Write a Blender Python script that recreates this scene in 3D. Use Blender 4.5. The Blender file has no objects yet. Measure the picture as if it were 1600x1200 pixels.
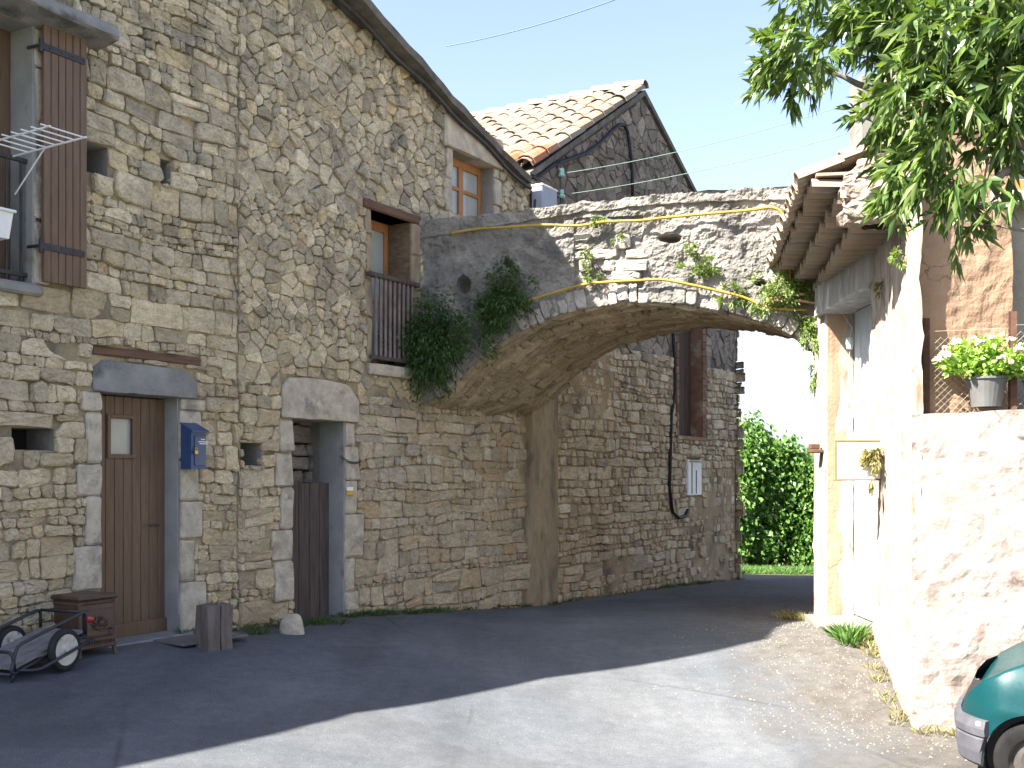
import bpy, math, random
import numpy as np
from mathutils import Vector, Matrix, noise, kdtree
random.seed(7)
C = bpy.context.scene.collection
SC = bpy.context.scene

# ------------------------------------------------------------------ camera
F, HZ, CH = 1700.0, 740.0, 1.6          # focal length in photo pixels, horizon row, eye height
cam_d = bpy.data.cameras.new("camera"); cam = bpy.data.objects.new("camera", cam_d); C.objects.link(cam)
cam_d.sensor_fit = 'HORIZONTAL'; cam_d.sensor_width = 36.0
cam_d.lens = 36.0 * F / 1600.0; cam_d.shift_y = (HZ - 600.0) / 1600.0
cam_d.clip_start = 0.05; cam_d.clip_end = 3000.0
cam.location = (0, 0, CH); cam.rotation_euler = (math.radians(90), 0, 0)
SC.camera = cam

# ------------------------------------------------------------------ light
SUN_AZ, SUN_EL = 60.0, 45.0             # sun stands behind the camera's left shoulder
sv = Vector((-math.sin(math.radians(SUN_AZ)) * math.cos(math.radians(SUN_EL)),
             -math.cos(math.radians(SUN_AZ)) * math.cos(math.radians(SUN_EL)), math.sin(math.radians(SUN_EL))))
sun_d = bpy.data.lights.new("sun", 'SUN'); sun = bpy.data.objects.new("sun", sun_d); C.objects.link(sun)
sun_d.energy = 5.0; sun_d.angle = math.radians(0.5); sun_d.color = (1.0, 0.945, 0.86)
sun.rotation_euler = (-sv).to_track_quat('-Z', 'Y').to_euler(); sun.location = (-12, -8, 20)
W = bpy.data.worlds.new("World"); SC.world = W; W.use_nodes = True
wn = W.node_tree; wn.nodes.clear()
sky = wn.nodes.new('ShaderNodeTexSky'); sky.sky_type = 'NISHITA'; sky.sun_disc = False
sky.sun_elevation = math.radians(SUN_EL); sky.sun_rotation = math.radians(180 + SUN_AZ)
sky.air_density = 1.0; sky.dust_density = 2.2; sky.ozone_density = 3.5; sky.altitude = 150
bg = wn.nodes.new('ShaderNodeBackground'); bg.inputs[1].default_value = 0.072
wo = wn.nodes.new('ShaderNodeOutputWorld')
hs = wn.nodes.new('ShaderNodeHueSaturation'); hs.inputs['Saturation'].default_value = 0.86; hs.inputs['Hue'].default_value = 0.511
wn.links.new(sky.outputs[0], hs.inputs['Color']); wn.links.new(hs.outputs[0], bg.inputs[0]); wn.links.new(bg.outputs[0], wo.inputs[0])
SC.view_settings.view_transform = 'Standard'; SC.view_settings.look = 'None'
SC.view_settings.exposure = 2.52; SC.view_settings.gamma = 1.0
SC.cycles.max_bounces = 8; SC.cycles.diffuse_bounces = 5

# ------------------------------------------------------------------ placing
def at(x, y, Y):
    return Vector(((x - 800.0) / F * Y, Y, CH + (HZ - y) / F * Y))
TH = math.radians(31.2)                  # direction of the row of houses
DX, DY = math.sin(TH), math.cos(TH)
OX, OY = -3.185, 9.1
ROT = math.pi / 2 - TH                   # local x runs along the house fronts, local y into the houses
def tp(x):
    u = (x - 800.0) / F
    return (OY * u - OX) / (DX - DY * u)
def tz(x, y):
    t = tp(x); Y = OY + DY * t
    return t, CH + (HZ - y) / F * Y
def wl(t, out=0.0, z=0.0):               # world point on the house front, `out` metres in front of it
    return Vector((OX + DX * t + DY * out, OY + DY * t - DX * out, z))

# ------------------------------------------------------------------ meshes
class MB:
    def __init__(s): s.v = []; s.f = []; s.m = []
    def add(s, vs, fs, mi=0):
        b = len(s.v); s.v.extend([tuple(p) for p in vs])
        s.f.extend([tuple(i + b for i in f) for f in fs]); s.m.extend([mi] * len(fs)); return b
    def quad(s, a, b, c, d, mi=0): s.add([a, b, c, d], [(0, 1, 2, 3)], mi)
    def box(s, x0, x1, y0, y1, z0, z1, mi=0, bev=0.0, M=None):
        if bev <= 0:
            vs = [Vector((x, y, z)) for z in (z0, z1) for y in (y0, y1) for x in (x0, x1)]
            fs = [(0, 2, 3, 1), (4, 5, 7, 6), (0, 1, 5, 4), (1, 3, 7, 5), (3, 2, 6, 7), (2, 0, 4, 6)]
        else:
            b = bev; vs = []; idx = {}
            for ix, x in enumerate((x0, x1)):
                for iy, y in enumerate((y0, y1)):
                    for iz, z in enumerate((z0, z1)):
                        sx, sy, sz = (1, -1)[ix], (1, -1)[iy], (1, -1)[iz]
                        for ax in range(3):
                            o = [sx * b, sy * b, sz * b]; o[ax] = 0
                            idx[ix, iy, iz, ax] = len(vs); vs.append(Vector((x + o[0], y + o[1], z + o[2])))
            fs = []
            for ax in range(3):
                for k in (0, 1):
                    o = [(0, 0), (1, 0), (1, 1), (0, 1)]
                    q = []
                    for a, c in o:
                        ii = [a, c]; ii.insert(ax, k); q.append(idx[ii[0], ii[1], ii[2], ax])
                    fs.append(tuple(q))
            for a1 in range(3):
                a2, a3 = [a for a in range(3) if a != a1]
                for k2 in (0, 1):
                    for k3 in (0, 1):
                        def I(k1, ax):
                            ii = [0, 0, 0]; ii[a1] = k1; ii[a2] = k2; ii[a3] = k3
                            return idx[ii[0], ii[1], ii[2], ax]
                        fs.append((I(0, a2), I(1, a2), I(1, a3), I(0, a3)))
            for i in (0, 1):
                for j in (0, 1):
                    for k in (0, 1): fs.append((idx[i, j, k, 0], idx[i, j, k, 1], idx[i, j, k, 2]))
        if M is not None: vs = [M @ p for p in vs]
        s.add(vs, fs, mi)
    def tube(s, pts, r, n=8, mi=0, cap=True):
        pts = [Vector(p) for p in pts]; N = len(pts)
        rs = r if isinstance(r, (list, tuple)) else [r] * N
        vs = []; prev = None
        for i, p in enumerate(pts):
            d = (pts[min(i + 1, N - 1)] - pts[max(i - 1, 0)])
            d = d.normalized() if d.length > 1e-9 else Vector((0, 0, 1))
            if prev is None:
                a = d.orthogonal().normalized()
            else:
                a = (prev - d * prev.dot(d))
                a = a.normalized() if a.length > 1e-6 else d.orthogonal().normalized()
            prev = a; b = d.cross(a)
            for k in range(n):
                an = 2 * math.pi * k / n
                vs.append(p + (a * math.cos(an) + b * math.sin(an)) * rs[i])
        fs = [(i * n + k, i * n + (k + 1) % n, (i + 1) * n + (k + 1) % n, (i + 1) * n + k) for i in range(N - 1) for k in range(n)]
        if cap: fs += [tuple(range(n - 1, -1, -1)), tuple((N - 1) * n + k for k in range(n))]
        s.add(vs, fs, mi)
    def lathe(s, prof, M=None, n=20, mi=0):   # profile (r, z) round the z axis
        vs = []
        for r, z in prof:
            for k in range(n):
                a = 2 * math.pi * k / n; p = Vector((r * math.cos(a), r * math.sin(a), z)); vs.append(M @ p if M is not None else p)
        fs = [(i * n + k, i * n + (k + 1) % n, (i + 1) * n + (k + 1) % n, (i + 1) * n + k) for i in range(len(prof) - 1) for k in range(n)]
        s.add(vs, fs, mi)
    def prism(s, poly, fn, a, b, mi=0):       # polygon (p, q) swept from a to b; fn(p, q, w) -> point
        n = len(poly)
        vs = [fn(p, q, a) for p, q in poly] + [fn(p, q, b) for p, q in poly]
        fs = [tuple(range(n)), tuple(range(2 * n - 1, n - 1, -1))] + [(i, i + n, (i + 1) % n + n, (i + 1) % n) for i in range(n)]
        s.add(vs, fs, mi)
    def grid(s, fn, nu, nv, mi=0, skip=None):
        vs = [fn(i / nu, j / nv) for j in range(nv + 1) for i in range(nu + 1)]; w = nu + 1
        fs = [(j * w + i, j * w + i + 1, (j + 1) * w + i + 1, (j + 1) * w + i) for j in range(nv) for i in range(nu)
              if skip is None or not skip((i + .5) / nu, (j + .5) / nv)]
        s.add(vs, fs, mi)
    def build(s, name, mats, parent=None, smooth=False, loc=None, rotz=None):
        me = bpy.data.meshes.new(name); me.from_pydata(s.v, [], s.f)
        if not isinstance(mats, (list, tuple)): mats = [mats]
        for m in mats: me.materials.append(m)
        if len(mats) > 1: me.polygons.foreach_set('material_index', s.m)
        if smooth: me.polygons.foreach_set('use_smooth', [True] * len(me.polygons))
        me.update()
        o = bpy.data.objects.new(name, me); C.objects.link(o)
        if parent is not None: o.parent = parent
        if loc is not None: o.location = loc
        if rotz is not None: o.rotation_euler = (0, 0, rotz)
        return o
def tag(o, label, cat, group=None):
    o['label'] = label; o['category'] = cat
    if group: o['group'] = group
    return o
def kind(o, k, label=None, cat=None):
    o['kind'] = k
    if label: o['label'] = label
    if cat: o['category'] = cat
    return o
def empty(name, loc, rotz, label, cat, group=None):
    o = bpy.data.objects.new(name, None); C.objects.link(o); o.empty_display_size = 0.2
    o.location = loc; o.rotation_euler = (0, 0, rotz); return tag(o, label, cat, group)

# ------------------------------------------------------------------ materials
def new_mat(name, rough=0.9):
    m = bpy.data.materials.new(name); m.use_nodes = True; nt = m.node_tree
    b = nt.nodes['Principled BSDF']; b.inputs['Roughness'].default_value = rough
    b.inputs['Specular IOR Level'].default_value = 0.3
    return m, nt, b
def nz(nt, vec, scale, detail=5, rough=0.6, dist=0.0):
    n = nt.nodes.new('ShaderNodeTexNoise'); n.inputs['Scale'].default_value = scale; n.inputs['Detail'].default_value = detail
    n.inputs['Roughness'].default_value = rough; n.inputs['Distortion'].default_value = dist
    if vec is not None: nt.links.new(vec, n.inputs['Vector'])
    return n.outputs['Fac']
def ramp(nt, fac, stops, interp='LINEAR'):
    r = nt.nodes.new('ShaderNodeValToRGB'); cr = r.color_ramp; cr.interpolation = interp
    while len(cr.elements) < len(stops): cr.elements.new(0.5)
    for e, (p, c) in zip(cr.elements, stops):
        e.position = p; e.color = (c, c, c, 1) if not isinstance(c, (tuple, list)) else (*c, 1)
    nt.links.new(fac, r.inputs[0]); return r.outputs[0]
def mix(nt, fac, a, b, mode='MIX'):
    n = nt.nodes.new('ShaderNodeMix'); n.data_type = 'RGBA'; n.blend_type = mode
    for val, i in ((fac, 0), (a, 6), (b, 7)):
        if isinstance(val, (int, float)): n.inputs[i].default_value = val
        elif isinstance(val, (tuple, list)): n.inputs[i].default_value = (*val, 1)
        else: nt.links.new(val, n.inputs[i])
    return n.outputs[2]
def mth(nt, op, a, b=0.0, clamp=False):
    n = nt.nodes.new('ShaderNodeMath'); n.operation = op; n.use_clamp = clamp
    for val, i in ((a, 0), (b, 1)):
        if isinstance(val, (int, float)): n.inputs[i].default_value = val
        else: nt.links.new(val, n.inputs[i])
    return n.outputs[0]
def coords(nt): return nt.nodes.new('ShaderNodeTexCoord').outputs['Object']
def island(nt): return nt.nodes.new('ShaderNodeNewGeometry').outputs['Random Per Island']
def sep(nt, v):
    n = nt.nodes.new('ShaderNodeSeparateXYZ'); nt.links.new(v, n.inputs[0]); return n.outputs
def mapping(nt, v, scale):
    n = nt.nodes.new('ShaderNodeMapping'); n.inputs['Scale'].default_value = scale; nt.links.new(v, n.inputs[0]); return n.outputs[0]
def bump(nt, b, h, strength=0.5, dist=0.01):
    n = nt.nodes.new('ShaderNodeBump'); n.inputs['Strength'].default_value = strength; n.inputs['Distance'].default_value = dist
    nt.links.new(h, n.inputs['Height']); nt.links.new(n.outputs[0], b.inputs['Normal'])
def rough_mat(name, c1, c2, scale=6.0, rough=0.9, bs=30.0, bd=0.01, bst=0.5, metallic=0.0, stain=None, stretch=(1, 1, 1), spec=0.3, isl=0.0, crack=None):
    m, nt, b = new_mat(name, rough); v = coords(nt)
    if stretch != (1, 1, 1): v = mapping(nt, v, stretch)
    col = ramp(nt, nz(nt, v, scale), [(0.3, c1), (0.7, c2)])
    if stain: col = mix(nt, ramp(nt, nz(nt, v, stain[1], 4), [(stain[2], 0.0), (stain[2] + 0.14, 1.0)]), col, stain[0])
    if crack:      # (scale, colour): thin wandering cracks in plaster
        vo = nt.nodes.new('ShaderNodeTexVoronoi'); vo.feature = 'DISTANCE_TO_EDGE'; vo.inputs['Scale'].default_value = crack[0]
        wob = nt.nodes.new('ShaderNodeTexNoise'); wob.inputs['Scale'].default_value = 4.0; wob.inputs['Detail'].default_value = 6; nt.links.new(v, wob.inputs['Vector'])
        nt.links.new(mix(nt, 0.3, v, wob.outputs['Color']), vo.inputs['Vector'])
        ck = mth(nt, 'MULTIPLY', ramp(nt, vo.outputs['Distance'], [(0.0, 1.0), (0.011, 0.0)]), ramp(nt, nz(nt, v, 1.1, 3), [(0.5, 0.0), (0.58, 0.8)]))
        col = mix(nt, ck, col, crack[1])
    if isl > 0:
        col = mix(nt, 1.0, col, ramp(nt, island(nt), [(0, 1 - isl), (1, 1 + isl)]), 'MULTIPLY')
    nt.links.new(col, b.inputs['Base Color']); b.inputs['Metallic'].default_value = metallic
    b.inputs['Specular IOR Level'].default_value = spec
    if bd > 0: bump(nt, b, nz(nt, v, bs, 6), bst, bd)
    return m
def stone_mat(name, pal, warm=(0.48, 0.345, 0.185), warm_z=(0.6, 4.8), warm_amt=0.6, dark_amt=0.55, dark_z=(1.5, 5.0)):
    m, nt, b = new_mat(name, 0.92); v = coords(nt)
    st = [(i / (len(pal) - 1), c) for i, c in enumerate(pal)]
    col = ramp(nt, island(nt), st)
    f = nz(nt, mapping(nt, v, (1, 1, 2.2)), 8.0, 9, 0.72); col = mix(nt, 1.0, col, ramp(nt, f, [(0.25, 0.6), (0.5, 1.0), (0.75, 1.32)]), 'MULTIPLY')
    f2 = nz(nt, v, 45.0, 5, 0.7); col = mix(nt, 1.0, col, ramp(nt, f2, [(0.3, 0.55), (0.48, 1.0), (0.72, 1.22)]), 'MULTIPLY')
    z = sep(nt, v)[2]
    zf = nt.nodes.new('ShaderNodeMapRange'); nt.links.new(z, zf.inputs[0]); zf.inputs[1].default_value = warm_z[1]; zf.inputs[2].default_value = warm_z[0]
    wf = mth(nt, 'MULTIPLY', ramp(nt, nz(nt, v, 1.1, 4, 0.7), [(0.35, 0.1), (0.62, 1.0)]), zf.outputs[0])
    ir = mth(nt, 'FRACT', mth(nt, 'MULTIPLY', island(nt), 17.3))
    wf = mth(nt, 'MULTIPLY', wf, ramp(nt, ir, [(0.0, 0.35), (1.0, 1.0)]))
    col = mix(nt, mth(nt, 'MULTIPLY', wf, warm_amt), col, warm)
    df = nt.nodes.new('ShaderNodeMapRange'); nt.links.new(z, df.inputs[0]); df.inputs[1].default_value = dark_z[0]; df.inputs[2].default_value = dark_z[1]
    df.inputs[3].default_value = 0.25
    dd = mth(nt, 'MULTIPLY', ramp(nt, nz(nt, v, 2.3, 7, 0.72, 0.5), [(0.48, 0.0), (0.66, 1.0)]), df.outputs[0])
    col = mix(nt, mth(nt, 'MULTIPLY', dd, dark_amt), col, (0.075, 0.07, 0.062))
    li = ramp(nt, nz(nt, v, 5.5, 6, 0.7), [(0.66, 0.0), (0.72, 1.0)]); col = mix(nt, mth(nt, 'MULTIPLY', li, 0.45), col, (0.4, 0.38, 0.33))
    nt.links.new(col, b.inputs['Base Color'])
    h = mth(nt, 'ADD', nz(nt, v, 22.0, 8, 0.7), mth(nt, 'MULTIPLY', nz(nt, v, 90.0, 3, 0.6), 0.35))
    bump(nt, b, h, 0.8, 0.022)
    return m
def leaf_mat(name, c1, c2, trans=0.35, gloss=0.45):
    m, nt, b = new_mat(name, gloss)
    col = ramp(nt, island(nt), [(0.0, c1), (0.55, tuple((p + q) / 2 for p, q in zip(c1, c2))), (1.0, c2)])
    nt.links.new(col, b.inputs['Base Color']); b.inputs['Specular IOR Level'].default_value = 0.4
    t = nt.nodes.new('ShaderNodeBsdfTranslucent')
    nt.links.new(mix(nt, 1.0, col, (1.5, 1.5, 0.6), 'MULTIPLY'), t.inputs[0])
    s = nt.nodes.new('ShaderNodeMixShader'); s.inputs[0].default_value = trans
    o = nt.nodes['Material Output']
    nt.links.new(b.outputs[0], s.inputs[1]); nt.links.new(t.outputs[0], s.inputs[2]); nt.links.new(s.outputs[0], o.inputs[0])
    return m
def glass_mat(name, col=(0.25, 0.27, 0.28)):
    m, nt, b = new_mat(name, 0.06); b.inputs['Base Color'].default_value = (*col, 1); b.inputs['Specular IOR Level'].default_value = 0.6
    return m

PAL_A = [(0.27, 0.245, 0.195), (0.47, 0.41, 0.30), (0.34, 0.31, 0.25), (0.54, 0.475, 0.355), (0.40, 0.36, 0.285), (0.59, 0.52, 0.39), (0.31, 0.285, 0.235), (0.50, 0.41, 0.27), (0.64, 0.57, 0.44)]
PAL_B = [(0.34, 0.27, 0.18), (0.54, 0.455, 0.32), (0.42, 0.33, 0.21), (0.60, 0.52, 0.375), (0.28, 0.235, 0.17), (0.66, 0.58, 0.43)]
m_mortar_b = rough_mat('ochre_mortar', (0.26, 0.185, 0.105), (0.46, 0.335, 0.19), 3.0, 0.95, 40, 0.03, 0.9, stain=((0.14, 0.11, 0.075), 1.2, 0.52))
PAL_A = [(r * 1.04, g, b * .9) for r, g, b in PAL_A]
m_stone = stone_mat('rubble_stone', PAL_A, warm_amt=0.85, dark_amt=0.62)
m_stone_c = stone_mat('ochre_rubble_stone', [(0.30, 0.25, 0.18), (0.44, 0.375, 0.27), (0.36, 0.295, 0.205), (0.50, 0.435, 0.32), (0.40, 0.29, 0.17), (0.42, 0.36, 0.265), (0.33, 0.295, 0.235)], warm=(0.43, 0.31, 0.165), warm_z=(-0.3, 3.0), warm_amt=0.55, dark_amt=0.5, dark_z=(0.5, 4))
m_stone_b = stone_mat('coursed_stone', PAL_B, warm=(0.48, 0.31, 0.145), warm_z=(-0.6, 3.0), warm_amt=0.8, dark_amt=0.75, dark_z=(0.8, 3.2))
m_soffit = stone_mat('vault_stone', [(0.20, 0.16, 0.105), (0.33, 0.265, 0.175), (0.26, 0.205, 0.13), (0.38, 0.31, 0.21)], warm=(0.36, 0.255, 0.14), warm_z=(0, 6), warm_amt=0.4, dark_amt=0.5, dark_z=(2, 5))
m_mortar = rough_mat('lime_mortar', (0.25, 0.20, 0.125), (0.42, 0.335, 0.21), 3.0, 0.95, 40, 0.025, 0.9, stain=((0.13, 0.11, 0.085), 1.6, 0.5))
m_dress = rough_mat('dressed_limestone', (0.33, 0.285, 0.215), (0.54, 0.475, 0.365), 7.0, 0.92, 28, 0.02, 0.9, stain=((0.24, 0.215, 0.175), 4.0, 0.55), isl=0.15)
m_dress_dk = rough_mat('grey_limestone', (0.17, 0.165, 0.155), (0.27, 0.26, 0.24), 5.0, 0.9, 35, 0.012, 0.7, stain=((0.09, 0.09, 0.088), 3.0, 0.55))
m_mortar_dk = rough_mat('dark_mortar', (0.085, 0.07, 0.055), (0.17, 0.14, 0.105), 4.0, 0.95, 40, 0.02, 0.8)
m_plast_tan = rough_mat('tan_plaster', (0.22, 0.17, 0.105), (0.38, 0.30, 0.195), 6.0, 0.95, 30, 0.015, 0.8, stain=((0.15, 0.125, 0.09), 3.0, 0.52), stretch=(1.6, 1.6, .6))
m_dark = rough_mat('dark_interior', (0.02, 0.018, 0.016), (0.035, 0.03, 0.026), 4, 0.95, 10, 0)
m_reveal = rough_mat('reveal_stone', (0.2, 0.19, 0.17), (0.3, 0.28, 0.24), 5, 0.95, 25, 0.015, 0.7)
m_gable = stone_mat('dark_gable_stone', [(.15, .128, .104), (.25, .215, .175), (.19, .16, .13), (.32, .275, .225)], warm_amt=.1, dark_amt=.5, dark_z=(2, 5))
# ------------------------------------------------------------------ ground
CT = [(-9, -2, .22), (-7.3, 2.3, .25), (-3.8, 8.1, .20), (-3.185, 9.1, .21), (-1.73, 11.5, .10), (.26, 14.8, -.2), (4.48, 21.8, -.52),
      (3.33, 12.0, -.02), (3.30, 9.95, .14), (2.94, 8.0, -.28), (0, 6.84, -.25), (-2.6, 5.5, .06), (2.9, 6.4, -.31), (0, 0, -.3), (0, 3, -.3),
      (5, 3, -.4), (-5, 0, .1), (6, 6, -.4), (7, 24, -.72), (8.2, 31, -1.25), (5.5, 14.5, -.1), (9, 12, 0), (-4, 16, -.3), (-2, 24, -.6), (9, 40, -1.7),
      (-12, 12, 0), (-10, 25, -.5), (14, 25, -.7), (30, 40, -2), (-30, 40, -2), (0, -14, -.4), (20, 0, -.6), (-20, 0, 0), (0, 80, -3.5)]
_ca = np.array(CT, float); _n = len(CT)
_R = np.sqrt(((_ca[:, None, :2] - _ca[None, :, :2]) ** 2).sum(-1) + 0.05)
_Amat = np.zeros((_n + 1, _n + 1)); _Amat[:_n, :_n] = _R; _Amat[:_n, _n] = 1; _Amat[_n, :_n] = 1
_wt = np.linalg.solve(_Amat, np.concatenate([_ca[:, 2], [0]]))
def zg(x, y):
    r = np.sqrt((_ca[:, 0] - x) ** 2 + (_ca[:, 1] - y) ** 2 + 0.05)
    d = math.hypot(x, y - 10); z = float((_wt[:_n] * r).sum() + _wt[_n])
    if d > 45: z = max(min(z, 0), -4.0)
    return z
def axis(lo, hi, st, far):
    a = list(np.arange(lo, hi + 1e-6, st)); k = st
    while a[-1] < far: k *= 1.5; a.append(a[-1] + k)
    k = st
    while a[0] > -far: k *= 1.5; a.insert(0, a[0] - k)
    return a
def sheet(xs, ys, dz, keep=None):
    mb = MB(); w = len(xs)
    mb.v = [(x, y, zg(x, y) + dz + 0.006 * noise.noise(Vector((x * 1.3, y * 1.3, 0)))) for y in ys for x in xs]
    for j in range(len(ys) - 1):
        for i in range(w - 1):
            if keep is None or keep((xs[i] + xs[i + 1]) / 2, (ys[j] + ys[j + 1]) / 2):
                mb.f.append((j * w + i, j * w + i + 1, (j + 1) * w + i + 1, (j + 1) * w + i)); mb.m.append(0)
    return mb
m_field = rough_mat('dry_grass_field', (0.07, 0.08, 0.03), (0.16, 0.15, 0.07), 2.0, 0.95, 20, 0.03, 0.8)
kind(sheet(axis(-12, 14, .5, 900), axis(-6, 40, .5, 900), -0.05).build('terrain', m_field, smooth=True), 'structure')
def road_mat():
    m, nt, b = new_mat('worn_asphalt', 0.92); b.inputs['Specular IOR Level'].default_value = 0.15; v = coords(nt); x, y, z = sep(nt, v)
    big = nz(nt, v, 0.7, 5, 0.6); fine = nz(nt, v, 130.0, 3, 0.7); med = nz(nt, v, 9.0, 6, 0.7)
    col = ramp(nt, big, [(0.3, (0.076, 0.083, 0.092)), (0.7, (0.116, 0.121, 0.127))])
    col = mix(nt, 1.0, col, ramp(nt, fine, [(0.3, 0.62), (0.5, 1.0), (0.72, 1.45)]), 'MULTIPLY')
    col = mix(nt, 1.0, col, ramp(nt, med, [(0.3, 0.86), (0.7, 1.14)]), 'MULTIPLY')
    # tyre-polished lengthwise streaks along the lane
    st = nz(nt, mapping(nt, v, (1.1, 0.16, 1.0)), 1.3, 4, 0.6)
    col = mix(nt, 1.0, col, ramp(nt, st, [(0.35, 0.86), (0.65, 1.12)]), 'MULTIPLY')
    ap = mth(nt, 'ADD', x, mth(nt, 'MULTIPLY', mth(nt, 'SUBTRACT', nz(nt, v, 1.3, 6, 0.7), 0.5), 2.2))
    apf = ramp(nt, mth(nt, 'MULTIPLY', ap, 0.2), [(0.36, 0.0), (0.52, 1.0)])
    peb = nt.nodes.new('ShaderNodeTexVoronoi'); peb.inputs['Scale'].default_value = 62; nt.links.new(v, peb.inputs['Vector'])
    gcol = ramp(nt, nz(nt, v, 7.0, 8, 0.75), [(0.3, (0.055, 0.051, 0.046)), (0.7, (0.120, 0.109, 0.097))])
    spot = ramp(nt, peb.outputs['Distance'], [(0.10, 1.0), (0.26, 0.0)])
    pick = ramp(nt, sep(nt, peb.outputs['Color'])[0], [(0.5, 0.0), (0.62, 1.0)])
    gcol = mix(nt, mth(nt, 'MULTIPLY', spot, pick), gcol, (0.22, 0.195, 0.155))
    col = mix(nt, apf, col, gcol)
    gl = mth(nt, 'MULTIPLY', mth(nt, 'MULTIPLY', spot, ramp(nt, sep(nt, peb.outputs['Color'])[1], [(0.955, 0.0), (0.96, 1.0)])), 0.7)
    col = mix(nt, gl, col, (0.4, 0.37, 0.31))
    cr = nt.nodes.new('ShaderNodeTexVoronoi'); cr.feature = 'DISTANCE_TO_EDGE'; cr.inputs['Scale'].default_value = 0.42
    nt.links.new(mix(nt, 0.25, v, nt.nodes.new('ShaderNodeTexNoise').outputs['Color']), cr.inputs['Vector'])
    ck = mth(nt, 'MULTIPLY', ramp(nt, cr.outputs['Distance'], [(0.0, 1.0), (0.006, 0.0)]), ramp(nt, nz(nt, v, 0.6), [(0.45, 0.0), (0.6, 0.6)]))
    col = mix(nt, ck, col, (0.045, 0.043, 0.04))
    # grit and leaf dirt washed against the house fronts
    dwall = mth(nt, 'SUBTRACT', mth(nt, 'MULTIPLY', mth(nt, 'SUBTRACT', x, OX), DY), mth(nt, 'MULTIPLY', mth(nt, 'SUBTRACT', y, OY), DX))
    dirt = ramp(nt, mth(nt, 'ADD', dwall, mth(nt, 'MULTIPLY', mth(nt, 'SUBTRACT', nz(nt, v, 2.6, 7, 0.75), 0.5), 1.3)), [(0.05, 1.0), (0.5, 0.0)])
    col = mix(nt, mth(nt, 'MULTIPLY', dirt, 0.8), col, mix(nt, fine, (0.06, 0.05, 0.035), (0.22, 0.18, 0.125)))
    pt = ramp(nt, nz(nt, v, 0.55, 3, 0.5, 0.4), [(0.56, 0.0), (0.575, 1.0)]); col = mix(nt, mth(nt, 'MULTIPLY', pt, 0.22), col, (0.05, 0.05, 0.052))
    nt.links.new(col, b.inputs['Base Color'])
    bump(nt, b, mth(nt, 'ADD', fine, mth(nt, 'MULTIPLY', med, 1.2)), 0.6, 0.008)
    return m
m_road = road_mat()
def on_road(x, y):
    dw = DY * (x - OX) - DX * (y - OY)       # distance in front of the house row
    if y > 28.2: return False
    t = DX * (x - OX) + DY * (y - OY)
    if t > 15.2: return x > 3.4 and x < 15
    return dw > -0.55 and x < 9 and y > -5.5
kind(sheet(list(np.arange(-10, 15, .2)), list(np.arange(-6, 31.4, .2)), 0.0, on_road).build('road', m_road, smooth=True), 'structure')

# ------------------------------------------------------------------ masonry
def clip(poly, a, b, c):                     # keep a*x + b*y <= c
    out = []; n = len(poly)
    for i in range(n):
        p, q = poly[i], poly[(i + 1) % n]
        dp, dq = a * p[0] + b * p[1] - c, a * q[0] + b * q[1] - c
        if dp <= 0: out.append(p)
        if (dp < 0 < dq) or (dq < 0 < dp):
            k = dp / (dp - dq); out.append((p[0] + (q[0] - p[0]) * k, p[1] + (q[1] - p[1]) * k))
    return out
def area(poly):
    return abs(sum(poly[i][0] * poly[(i + 1) % len(poly)][1] - poly[(i + 1) % len(poly)][0] * poly[i][1] for i in range(len(poly)))) / 2 if len(poly) > 2 else 0
def avoid(poly, rects):
    for (x0, x1, z0, z1) in rects:
        if not poly: return []
        xs = [p[0] for p in poly]; zs = [p[1] for p in poly]
        if max(xs) <= x0 or min(xs) >= x1 or max(zs) <= z0 or min(zs) >= z1: continue
        best = max((clip(poly, 1, 0, x0), clip(poly, -1, 0, -x1), clip(poly, 0, 1, z0), clip(poly, 0, -1, -z1)), key=area)
        poly = best
    return poly
def voronoi(x0, x1, z0, z1, hs, rnd):
    pts = []; z = z0 - 0.2
    while z < z1 + 0.2:
        h = rnd.uniform(*hs); x = x0 - 0.3 - rnd.random() * .3
        if rnd.random() < 0.22: h *= 0.6
        while x < x1 + 0.3:
            w = h * rnd.uniform(1.0, 2.6)
            if rnd.random() < 0.14 and h > 0.12:
                pts.append((x + w / 2, z + h * .26)); pts.append((x + w / 2 + rnd.uniform(-.03, .03), z + h * .76))
            else: pts.append((x + w / 2, z + h / 2 + rnd.uniform(-.3, .3) * h))
            x += w
        z += h
    kd = kdtree.KDTree(len(pts))
    for i, p in enumerate(pts): kd.insert((p[0], p[1], 0), i)
    kd.balance(); cells = []
    for i, p in enumerate(pts):
        if not (x0 - .05 < p[0] < x1 + .05 and z0 - .05 < p[1] < z1 + .05): continue
        poly = [(p[0] - .5, p[1] - .4), (p[0] + .5, p[1] - .4), (p[0] + .5, p[1] + .4), (p[0] - .5, p[1] + .4)]
        for co, j, dd in kd.find_n((p[0], p[1], 0), 16):
            if j == i: continue
            q = pts[j]; a, b = q[0] - p[0], q[1] - p[1]
            poly = clip(poly, a, b, a * (p[0] + q[0]) / 2 + b * (p[1] + q[1]) / 2)
            if not poly: break
        if poly: cells.append(poly)
    return cells
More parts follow.
